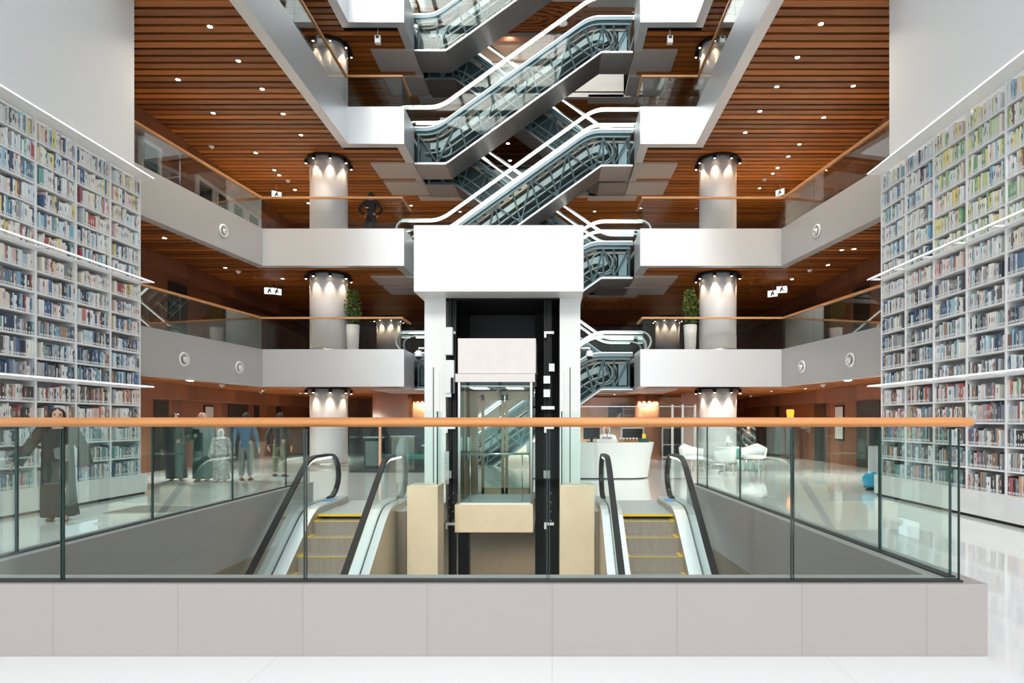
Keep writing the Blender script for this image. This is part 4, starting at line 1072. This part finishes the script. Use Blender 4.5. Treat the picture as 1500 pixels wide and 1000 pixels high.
# downlights set in the timber ceilings
def downlights(pts, z, label, group, power, light=True):
    first = None
    for px, py in pts:
        x, y, _ = on_z(px, py, z)
        if first is None:
            t = thing('downlight', label, 'downlight', (x, y, z), 0, group)
            MB().lathe([(.058, -.0), (.075, .0), (.075, -.008), (.058, -.006), (.058, 0)], (0, 0, 0), 'lamp_black', 18, caps=False).obj('trim_ring', t)
            MB().lathe([(.001, -.004), (.056, -.004), (.05, .01), (.001, .01)], (0, 0, 0), 'lamp_white', 18).obj('lens', t)
            first = t; index_kids()
        else:
            t = copy_tree(first); t.location = (x, y, z)
        if light: spot((x, y, z-.03), power, 125, .7, (1, .86, .68), radius=.05)
Z3, Z2, Z4, Z5, Z1 = [LV[k]-FH+.033 for k in (3, 2, 4, 5, 1)]
downlights([(307.6,39),(349,89),(260.7,116.6),(384,130.5),(312.4,165.5),(414.7,166.6),(440.9,197.5),(374.6,223.7),(401.8,249),(409,256.6),(432,278),(451.7,297.4)], Z3,
           'small lit downlight in the left timber ceiling under the third gallery', 'downlights under the third gallery, left', 120)
downlights([(1202.6,35),(1168,84),(1138,126.8),(1249.8,125.8),(1113,163),(1206.7,172),(1091.8,194),(1171,211.4),(1154.7,229),(1139.4,245.8),(1132,254),(1112.5,275.7),(1101,288.6)], Z3,
           'small lit downlight in the right timber ceiling under the third gallery', 'downlights under the third gallery, right', 120)
downlights([(241,348.6),(330,392),(414,408)], Z2, 'small lit downlight in the left timber ceiling under the second gallery', 'downlights under the second gallery, left', 50)
downlights([(1251,364.6),(1233,366),(1160,409),(1213,388)], Z2, 'small lit downlight in the right timber ceiling under the second gallery', 'downlights under the second gallery, right', 50)
downlights([(744,210),(747,235),(602,301),(674,310),(871,309.6),(938,305)], Z3, 'small lit downlight in the rear timber ceiling behind the escalators', 'downlights behind the escalators', 120)
downlights([(745,40.5),(746,52),(684.6,53.5)], Z5, 'small lit downlight in the topmost timber ceiling above the lettered panel', 'downlights above the lettered panel', 10)
downlights([(385,572),(440,576),(1085,577),(1130,573),(1180,569),(560,578),(900,578)], Z1, 'small lit downlight in the low timber ceiling over the ground floor', 'downlights over the ground floor', 60)
# ceiling sensors
def sensor(px, py, z, where):
    x, y, _ = on_z(px, py, z); t = thing('ceiling_sensor', 'white round sensor on the timber ceiling, %s' % where, 'sensor', (x, y, z), 0, 'white ceiling sensors')
    MB().lathe([(.02, 0), (.085, 0), (.085, -.03), (.06, -.05), (.02, -.05)], (0, 0, 0), 'white_gloss', 18).obj('housing', t)
    MB().lathe([(.002, -.05), (.04, -.05), (.03, -.08), (.002, -.09)], (0, 0, 0), 'white', 14).obj('eye', t)
for a in ((310, 214, Z3, 'above the left second gallery'), (422, 264, Z3, 'left of the left column, second gallery'), (1120, 262, Z3, 'right of the right column, second gallery'),
          (349, 397, Z2, 'above the left first gallery'), (1186, 395, Z2, 'above the right first gallery'), (325, 563, Z1, 'near the left notice board'), (382, 573, Z1, 'left of the left column, ground floor'),
          (1206, 563, Z1, 'near the right notice board'), (1100, 579, Z1, 'right of the right column, ground floor')): sensor(*a)
# lit direction signs hung from the ceilings
def sign(px, py, s, ceil, label, rz, w=.36, h=.24):
    x, y, z = (px-809)/s, F/s, EYE + (617-py)/s
    t = thing('exit_sign', label, 'sign', (x, y, z), rz, 'lit signs below the timber ceilings')
    MB().box(-w/2, w/2, -.025, .025, -h/2, h/2, 'white_gloss').obj('housing', t)
    m = MB(); m.box(-w/2+.012, w/2-.012, -.028, -.025, -h/2+.012, h/2-.012, 'sign'); f_ = m.obj('face', t)
    m = MB(); yy = -.032
    m.prism([(-.07, -.08), (-.03, -.08), (.0, -.01), (.04, -.05), (.08, -.05), (.03, .03), (.03, .07), (-.02, .07), (-.05, .01)], yy, -.028, 'ink', 'y'); m.lathe([(.001, 0), (.02, 0), (.02, .004), (.001, .004)], (.02, yy, .093), 'ink', 12, 'y')
    m.obj('pictogram', f_)
    m = MB(); m.box(-.006, .006, -.006, .006, h/2, max(h/2+.03, ceil-z), 'steel'); m.obj('hanger', t)
sign(395, 426, 41.5, Z2, 'white running-figure sign, nearer of two below the left first-gallery ceiling', .25)
sign(405, 427, 41.0, Z2, 'white sign, farther of two below the left first-gallery ceiling', .9)
sign(1132, 430, 41.0, Z2, 'white sign nearer the right column on the first gallery', -.6)
sign(1145, 424, 41.5, Z2, 'white sign farther from the right column on the first gallery', -.25)
sign(405, 285, 39.5, Z3, 'white sign hung beside the left column on the second gallery', .7)
sign(1143, 282, 39.5, Z3, 'white sign hung beside the right column on the second gallery', -.9)
# pendant boxes below the fourth gallery
for px, lab in ((551, 'left'), (983, 'right')):
    x = (px-809)/46
    t = thing('pendant_speaker', 'small white box hung on a rod under the fourth gallery, %s side' % lab, 'speaker', (x, 20.2, 13.76), 0, 'pendant boxes under the fourth gallery')
    MB().box(-.09, .09, -.07, .07, -.12, .12, 'white_gloss', .01).obj('housing', t); MB().box(-.05, .05, -.078, -.07, .02, .10, 'lamp_black').obj('grille', t)
    MB().tube([(0, 0, .12), (0, 0, .355)], .014, 'white_gloss', 8).obj('rod', t)
# planters beside the columns on the first gallery
def plant(px, lab, seed):
    s = 44.2; x = (px-809)/s; y = F/s; r = random.Random(seed)
    t = thing('potted_tree', 'yellow-flecked green tree in a tall white planter beside the %s column' % lab, 'plant', (x, y, LV[1]))
    MB().lathe([(.15, 0), (.175, .0), (.22, .92), (.20, .92), (.19, .86), (.005, .86)], (0, 0, 0), 'white_gloss', 28).obj('planter', t)
    MB().lathe([(.005, .85), (.19, .85), (.19, .87), (.005, .875)], (0, 0, 0), 'soil', 20).obj('soil', t)
    m = MB(); m.tube([(0, 0, .86), (.02, 0, 1.15), (-.01, .01, 1.45), (.01, 0, 1.8)], [.03, .025, .018, .008], 'bark', 8)
    for i in range(9):
        z = 1.05+i*.085; a = i*2.4; m.tube([(0, 0, z), (.12*math.cos(a), .12*math.sin(a), z+.07), (.2*math.cos(a), .2*math.sin(a), z+.10)], [.01, .007, .004], 'bark', 5)
    m.obj('trunk', t)
    m = MB()
    for i in range(620):
        z = r.uniform(.98, 2.08); R_ = (.30 - abs(z-1.5)*.22) * math.sqrt(r.random()); a = r.uniform(0, 2*PI)
        c = Vector((R_*math.cos(a), R_*math.sin(a), z)); d = Vector((r.uniform(-1, 1), r.uniform(-1, 1), r.uniform(-.6, .8))).normalized(); n = d.cross(Vector((r.uniform(-1, 1), r.uniform(-1, 1), r.uniform(-1, 1)))).normalized(); l = r.uniform(.05, .09); w_ = l*.36
        u = d.cross(n)
        m.add([c, c+d*l*.5+n*w_+u*.008, c+d*l, c+d*l*.5-n*w_+u*.008], [(0, 1, 2, 3)], 'leaf_y' if r.random() < .2 and z > 1.4 else 'leaf')
    m.obj('foliage', t)
plant(517, 'left', 3); plant(1011, 'right', 5)
# dark grate in the floor beyond the left guard
m = MB(); m.box(-7.3, -5.6, 10.25, 11.1, .0, .008, 'mat')
t = thing('floor_mat', 'dark grey mat on the white floor between book wall and left guard', 'mat', (-6.45, 10.7, 0))
m = MB(); m.box(-.85, .85, -.42, .42, .0, .006, 'mat'); m.obj('mat_field', t)
for y0, y1, x0, x1 in ((-.45, -.42, -.88, .88), (.42, .45, -.88, .88), (-.42, .42, -.88, -.85), (-.42, .42, .85, .88)):
    MB().box(x0, x1, y0, y1, 0, .008, 'steel').obj('border', t)
# ---------------------------------------------------------------- lettered wall at the top of the atrium, timber swirl above it
w = MB(); w.box(-4.2, 2.3, 26.5, 26.8, LV[4], 17.90, 'soffit_pale'); struct(w, 'wall_lettered')
p = thing('wall_sign', 'peach wall panel with faint script below the topmost timber ceiling', 'panel', (AX, 26.498, 16.8))
MB().box(-2.75, 2.75, -.05, 0, -.15, .66, 'peach').obj('panel', p)
MB().box(-2.9, 2.9, -.10, 0, .66, .86, 'copper').obj('top_trim', p)
m = MB(); r = random.Random(4); x = -.55
while x < .75:
    wd = r.uniform(.07, .13); h = r.choice([.05, .09, .22, .06, .18])
    m.tube([(x, -.056, .27), (x+wd*.5, -.056, .245), (x+wd, -.056, .27), (x+wd, -.056, .27+h)], .012, 'ink', 5); x += wd + r.choice([.0, .02, .07])
m.obj('lettering', p)
m = MB()
for i, (rx, mt) in enumerate(((.5, 'ceil'), (.95, 'ceil'), (1.4, 'ceil'), (1.85, 'ceil'), (2.3, 'ceil'))):
    m.torus((AX, 25.6, 0), rx, .11, mt, 'z', 48, 8, .5)
for i in range(len(m.v)):
    v = m.v[i]; m.v[i] = (v[0], 25.6 + (v[1]-25.6)*.42, v[2] + LV[5]-FH+.03)
struct(m, 'ceiling_swirl')
m = MB()
for rx in (.35, .65, .95, 1.25): m.torus((2.2, 26.2, 0), rx, .08, 'copper' if False else 'ceil', 'z', 40, 8, .5)
for i in range(len(m.v)): v = m.v[i]; m.v[i] = (v[0], 26.2 + (v[1]-26.2)*.8, v[2] + LV[2]-FH+.03)
struct(m, 'ceiling_swirl')
# ---------------------------------------------------------------- doors, boards and frames on the side walls
def wall_y(px, left): return (XL*F/(px-809)) if left else (XR*F/(px-809))
nd = 0
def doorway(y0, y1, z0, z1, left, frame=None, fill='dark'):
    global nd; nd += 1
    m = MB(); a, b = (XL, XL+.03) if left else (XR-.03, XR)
    m.box(a, b, y0, y1, z0, z1, fill)  # dark sheet on the wall: the opening's shade put into its colour
    if frame:
        a, b = (XL, XL+.10) if left else (XR-.10, XR); q = .10
        m.box(a, b, y0-q, y0, z0, z1+q, frame); m.box(a, b, y1, y1+q, z0, z1+q, frame); m.box(a, b, y0, y1, z1, z1+q, frame)
    struct(m, 'door_%d' % nd)
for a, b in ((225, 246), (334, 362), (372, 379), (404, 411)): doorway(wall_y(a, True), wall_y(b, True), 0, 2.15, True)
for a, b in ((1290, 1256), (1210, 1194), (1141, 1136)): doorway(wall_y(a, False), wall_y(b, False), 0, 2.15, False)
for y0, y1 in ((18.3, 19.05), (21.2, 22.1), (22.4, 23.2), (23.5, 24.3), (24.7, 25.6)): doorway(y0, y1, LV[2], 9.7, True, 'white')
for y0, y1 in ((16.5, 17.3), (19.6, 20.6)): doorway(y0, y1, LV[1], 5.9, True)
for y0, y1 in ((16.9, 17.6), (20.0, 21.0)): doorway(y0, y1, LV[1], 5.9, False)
for left, px0, px1, lab in ((True, 298, 312, 'left'), (False, 1237, 1224, 'right')):
    y0, y1 = wall_y(px0, left), wall_y(px1, left); x = XL if left else XR; s = 1 if left else -1
    t = thing('notice_board', 'black-framed white notice board on the %s timber wall' % lab, 'notice board', (x, (y0+y1)/2, 1.45))
    w2 = abs(y1-y0)/2
    a, b = sorted((.0, .04*s)); MB().box(a, b, -w2, w2, -.62, .62, 'lamp_black').obj('frame', t)
    a, b = sorted((.04*s, .046*s)); MB().box(a, b, -w2+.05, w2-.05, -.56, .56, 'paper').obj('sheet', t)
# amber lanterns on black posts at the right wall
for x, y, lab in ((9.55, 25.2, 'nearer the notice board'), (8.9, 31.4, 'beyond the right column')):
    t = thing('lantern', 'amber lantern on a black post by the right wall, %s' % lab, 'lantern', (x, y, 0), 0, 'amber lanterns along the right wall')
    MB().lathe([(.02, 0), (.20, 0), (.20, .03), (.02, .03)], (0, 0, 0), 'lamp_black', 20).obj('base', t)
    MB().box(-.10, .10, -.10, .10, .03, 1.55, 'lamp_black').obj('post', t)
    MB().lathe([(.06, 1.56), (.12, 1.66), (.15, 1.92), (.12, 1.98), (.05, 1.9)], (0, 0, 0), 'flame', 20).obj('shade', t)
# ================================================================ GROUND FLOOR BEHIND THE LIFT
# white desk with flared round end
d = thing('reception_desk', 'white curved reception desk on the right behind the lift', 'desk', (0, 0, 0))
def desk_outline(e):
    x0, x1, y0, y1 = -.6-e, 2.62+e, 16.25-e, 17.05
    pts = [(x0, y1), (x0, y0)]
    for i in range(13):
        a = -PI/2 + PI/2*i/12; pts.append((x1-.55 + .55*math.cos(a), y0+.55+.55*math.sin(a)))
    pts.append((x1, y1)); return pts
m = MB(); m.loft([[(x, y, z) for x, y in desk_outline(e)] for z, e in ((.03, -.06), (.25, -.03), (.6, .02), (.93, .08), (.95, .08))], 'white_gloss', smooth=False); m.obj('body', d)
m = MB(); m.loft([[(x, y, z) for x, y in desk_outline(e)] for z, e in ((0, -.10), (.03, -.10))], 'dark', smooth=False); m.obj('toe_kick', d)
for i in range(6):
    x = 1.95 + i*.085
    t = thing('pastry_jar', 'small glass jar of brown sweets standing in the row on the white desk', 'jar', (x-.15, 16.55, .95), 0, 'jars on the white desk')
    MB().lathe([(.005, 0), (.035, 0), (.035, .09), (.005, .09)], (0, 0, 0), 'tray', 12).obj('contents', t)
    MB().lathe([(.005, .09), (.037, .09), (.037, .12), (.005, .125)], (0, 0, 0), 'chrome', 12).obj('lid', t)
t = thing('price_display', 'small green and yellow display stand at the round end of the desk', 'display', (2.42, 16.62, .95))
MB().box(-.13, .13, -.05, .05, 0, .10, 'cloth_green').obj('base', t); MB().box(-.04, .05, -.03, .03, .10, .22, 'yellow').obj('card', t)
t = thing('computer_monitor', 'black computer monitor on the desk left of the attendant', 'monitor', (1.05, 16.75, .95), .15)
MB().box(-.22, .22, -.015, .02, .08, .38, 'screen').obj('screen', t); MB().box(-.03, .03, .0, .03, 0, .12, 'lamp_black').obj('stem', t); MB().box(-.12, .12, -.06, .1, 0, .012, 'lamp_black').obj('foot', t)
# cafe back wall with boards and copper columns
w = MB(); w.box(-6.6, 6.6, 28.6, 28.9, 0, 2.60, 'pink'); struct(w, 'wall_cafe')
for x0, x1, m_ in ((-6.6, -4.6, 'copper'), (.6, 1.7, 'peach'), (3.4, 6.6, 'peach')):
    w = MB(); w.box(x0, x1, 28.52, 28.6, 0, 2.6, m_); struct(w, 'trim_cafe_panel')
def pillar(x, y, r, mt, nm): w = MB(); w.lathe([(r, 0), (r, 2.63)], (x, y, 0), mt, 36); struct(w, nm)
pillar(4.1, 27.2, .52, 'copper', 'pillar_copper'); pillar(-5.55, 27.2, .50, 'copper', 'pillar_copper'); pillar(-6.6, 25.6, .70, 'pink', 'pillar_pink'); pillar(5.9, 24.9, .78, 'pink', 'pillar_pink')
for x, y, r in ((4.1, 27.2, .52), (-5.55, 27.2, .5)):
    for a in (-2.4, -1.95, -1.5, -1.05, -.7):
        spot((x+math.cos(a)*(r+.12), y+math.sin(a)*(r+.12), 2.5), 22, 60, .9, (1, .75, .5), (-math.cos(a)*.2, -math.sin(a)*.2, -1), .02)
for x, z0, z1, w_, lab in ((2.85, 1.30, 2.2, .62, 'upper dark menu board on the cafe wall left of the copper pillar'), (3.35, .55, 1.25, .95, 'black display fridge front, left of two below the menu board'), (5.0, .55, 1.25, .85, 'black display fridge front, right of two beside the copper pillar')):
    y = 26.2 if z0 < 1 else 28.4
    t = thing('display_fridge' if z0 < 1 else 'menu_sign', lab, 'fridge' if z0 < 1 else 'menu board', (x, y, 0 if z0 < 1 else z0))
    if z0 < 1:
        MB().box(-w_/2, w_/2, 0, .6, 0, z1, 'steel').obj('cabinet', t); MB().box(-w_/2+.05, w_/2-.05, -.02, 0, z0, z1-.05, 'screen').obj('window', t); MB().box(-w_/2+.05, w_/2-.05, -.012, 0, .05, z0-.04, 'shaft_grey').obj('grille', t)
    else:
        MB().box(-w_/2, w_/2, 0, .08, 0, z1-z0, 'screen').obj('board', t); m = MB(); m.prism([(-w_/2+.04, .06), (w_/2-.04, .06), (w_/2-.04, .62), (w_/2-.2, .5), (0, .2)], -.006, 0, 'paper', 'y'); m.obj('poster', t)
t = thing('glass_shelf_unit', 'glass shelf unit between the menu board and the copper pillar', 'shelf', (3.5, 28.2, 1.2))
for z in (0, .28, .56, .84): MB().box(-.32, .32, 0, .25, z, z+.02, 'steel').obj('shelf_board', t)
for x in (-.32, .30): MB().box(x, x+.02, 0, .25, 0, .98, 'steel').obj('upright', t)
# glass screen with polished posts
t = thing('glass_screen', 'glass screen with polished posts and top rail beside the right column', 'glass screen', (0, 20.9, 0))
for x in (4.0, 4.34, 4.75): MB().lathe([(.045, 0), (.045, 2.02), (.055, 2.03), (.055, 2.07), (.005, 2.09)], (x, 0, 0), 'chrome', 16).obj('post', t)
MB().box(.9, 4.75, -.02, .02, 1.98, 2.01, 'steel').obj('top_rail', t)
for x0, x1 in ((.95, 2.4), (2.42, 3.94), (4.06, 4.28), (4.40, 4.69)): MB().box(x0, x1, -.006, .006, .08 if x0 > 4 else 1.3, 1.98, 'glass_clear').obj('glass_panel', t)
# glass kiosk on the left
t = thing('glass_kiosk', 'dark glass display enclosure on the left behind the lift', 'kiosk', (-5.94, 18.4, 0))
W_, D_, H_ = 2.75, 2.2, 1.58
for x0, x1, y0, y1 in ((0, W_, 0, .02), (0, .02, .02, D_), (W_-.02, W_, .02, D_)): MB().box(x0, x1, y0, y1, .04, H_-.06, 'cabglass').obj('glass_panel', t)
m = MB(); m.box(-.03, W_+.03, -.03, .05, H_-.06, H_+.02, 'plinth'); m.box(-.03, .05, .05, D_, H_-.06, H_+.02, 'plinth'); m.box(W_-.05, W_+.03, .05, D_, H_-.06, H_+.02, 'plinth'); m.obj('top_rim', t)
MB().box(0, W_, 0, D_, 0, .04, 'shaft_grey').obj('base', t)
MB().box(.0, W_, D_-.05, D_, .04, H_, 'shaft_grey').obj('back_panel', t)
MB().box(.86, .93, -.02, .05, .04, H_-.06, 'copper').obj('post', t)
for x0, x1, z1, mt, lab in ((.15, .75, 1.25, 'screen', 'dark cabinet inside the glass kiosk, left of the copper post'), (1.0, 1.7, 1.28, 'bronze', 'bronze cabinet inside the glass kiosk, right of the copper post'), (1.95, 2.6, 1.0, 'screen', 'low dark cabinet inside the glass kiosk, at its lift end')):
    c = thing('display_cabinet', lab, 'cabinet', (-5.94+x0, 18.4, .04))
    MB().box(0, x1-x0, .9, 1.5, 0, z1-.3, mt).obj('body', c); MB().box(-.02, x1-x0+.02, .88, 1.52, z1-.3, z1-.26, 'steel').obj('top', c); MB().box(.05, x1-x0-.05, .89, .9, .1, z1-.4, 'cloth_grey').obj('door', c)
t = thing('teal_bench', 'long teal bench inside the glass kiosk', 'bench', (-5.2, 18.75, .04))
MB().box(0, 1.8, 0, .45, .34, .46, 'teal', .02).obj('cushion', t)
for x in (.1, 1.65): MB().box(x, x+.06, .05, .40, 0, .34, 'steel').obj('leg', t)
# white chairs and a round table with a lamp behind the right guard
def tub_chair(x, y, rz, lab):
    t = thing('tub_chair', lab, 'chair', (x, y, 0), rz, 'white chairs behind the right guard')
    MB().lathe([(.02, .38), (.30, .38), (.33, .42), (.31, .48), (.02, .49)], (0, 0, 0), 'white', 24).obj('seat', t)
    m = MB(); rings = []
    for i in range(15):
        a = -.15 + (PI+.3)*i/14; c, s = math.cos(a), math.sin(a); hgt = .82 - .14*abs(math.cos(a))
        rings.append([(c*.31, s*.31, .40), (c*.36, s*.36, .40), (c*.40, s*.40, hgt), (c*.36, s*.36, hgt+.015)])
    m.loft(rings, 'white'); m.obj('backrest', t)
    for q in ((.2, .2), (-.2, .2), (.2, -.2), (-.2, -.2)): MB().tube([(q[0], q[1], .39), (q[0]*1.2, q[1]*1.2, 0)], .014, 'steel', 8).obj('leg', t)
tub_chair(4.15, 18.6, .5, 'white tub chair nearest the lift behind the right guard'); tub_chair(4.75, 17.6, -2.4, 'white tub chair in front of the glass screen'); tub_chair(6.05, 18.9, -.6, 'white tub chair on the far side of the lamp table')
t = thing('round_table', 'round white pedestal table carrying a white lamp', 'table', (5.25, 18.9, 0))
MB().lathe([(.01, .70), (.44, .70), (.45, .72), (.44, .74), (.01, .74)], (0, 0, 0), 'white_gloss', 32).obj('table_top', t); MB().lathe([(.04, .02), (.035, .70)], (0, 0, 0), 'steel', 14).obj('stem', t); MB().lathe([(.01, 0), (.26, 0), (.25, .02), (.01, .03)], (0, 0, 0), 'steel', 28).obj('foot', t)
t = thing('table_lamp', 'small white cone lamp on the round white table', 'lamp', (5.25, 18.85, .74))
MB().lathe([(.01, 0), (.08, 0), (.075, .015), (.012, .02), (.012, .16)], (0, 0, 0), 'steel', 18).obj('base', t); MB().lathe([(.15, .14), (.055, .34), (.045, .34), (.14, .14)], (0, 0, 0), 'white', 22, caps=False).obj('shade', t)
# ball stool and stand at the end of the right book wall
t = thing('ball_stool', 'blue ball stool peeping out behind the end of the right book wall', 'stool', (6.98, 13.75, 0))
MB().ball((0, 0, .22), .18, 'ball', 24, 16).obj('seat_ball', t); MB().lathe([(.01, 0), (.12, 0), (.11, .03), (.01, .06)], (0, 0, 0), 'lamp_black', 20).obj('foot', t)
t = thing('poster_stand', 'narrow white poster stand with dark head beside the end of the right book wall', 'stand', (7.3, 14.2, 0))
MB().box(-.15, .15, -.02, .02, .05, .95, 'paper').obj('poster', t); MB().box(-.16, .16, -.06, .06, .95, 1.40, 'screen').obj('head', t); MB().box(-.18, .18, -.16, .16, 0, .05, 'lamp_black').obj('foot', t)
# lamps added to brighten the ground floor, then spots added for the basement
for x, y in ((-3.5, 24), (1.6, 24), (-1, 27), (-8.5, 24), (6.8, 24), (3.5, 19.2), (-4.8, 20), (-9.8, 17), (8.0, 17), (-1, 19.5)):
    t = thing('added_ceiling_spot', 'round lamp added over the ground-floor lounge to brighten it', 'ceiling lamp', (x, y, 2.595 if y > YH or abs(x-AX) > 3.9 and y > YB else 2.595), 0, 'lamps added over the lounge') if (y > YH or (abs(x-AX) > 5 and y < YH)) else None
    if t: MB().lathe([(.002, .02), (.10, .02), (.10, -.01), (.08, -.02), (.002, -.02)], (0, 0, .02), 'lamp_white', 20).obj('lens', t)
    if t: spot((x, y, 2.55), LOUNGE, 150, .6, (1, .94, .86), radius=.1)
for x, y in ((-3, 8.3), (1.2, 8.3), (-1, 16), (-1, 22)):
    spot((x, y, -.5), 120 if y > 10 else 30, 140, .7, (1, .78, .55), radius=.1)  # no fittings here: warm spots added to brighten the piers and basement
# ================================================================ LIGHT, WORLD, CAMERA
w = bpy.data.worlds.new('world'); SC.world = w; w.use_nodes = True
nt = w.node_tree; nt.nodes.clear()
bg = N(nt, 'Background'); bg.inputs[0].default_value = (.90, .96, 1, 1); bg.inputs[1].default_value = WORLD
ow = N(nt, 'OutputWorld'); nt.links.new(bg.outputs[0], ow.inputs[0])
su = bpy.data.lights.new('sun', 'SUN'); su.energy = SUN; su.angle = math.radians(14); su.color = (1, .96, .9)
so = bpy.data.objects.new('sun', su); COL.objects.link(so); so.rotation_euler = Vector((.12, 1, -.62)).to_track_quat('-Z', 'Y').to_euler()
cam = bpy.data.cameras.new('camera'); co = bpy.data.objects.new('camera', cam); COL.objects.link(co)
co.location = (0, 0, EYE); co.rotation_euler = (PI/2, 0, 0)
cam.sensor_width = 36; cam.lens = F/1500*36; cam.shift_x = -59/1500; cam.shift_y = 117/1500
cam.clip_start = .05; cam.clip_end = 200
SC.camera = co
SC.view_settings.view_transform = 'Standard'; SC.view_settings.look = 'None'; SC.view_settings.gamma = 1
SC.view_settings.exposure = EXPO
SC.view_settings.use_curve_mapping = False
cy = SC.cycles
cy.max_bounces = 10; cy.diffuse_bounces = 5; cy.glossy_bounces = 5; cy.transmission_bounces = 8; cy.transparent_max_bounces = 24
cy.use_denoising = True; cy.denoiser = 'OPENIMAGEDENOISE'; cy.sample_clamp_indirect = 6; cy.caustics_reflective = False; cy.caustics_refractive = False
cy.use_adaptive_sampling = True; cy.adaptive_threshold = .02
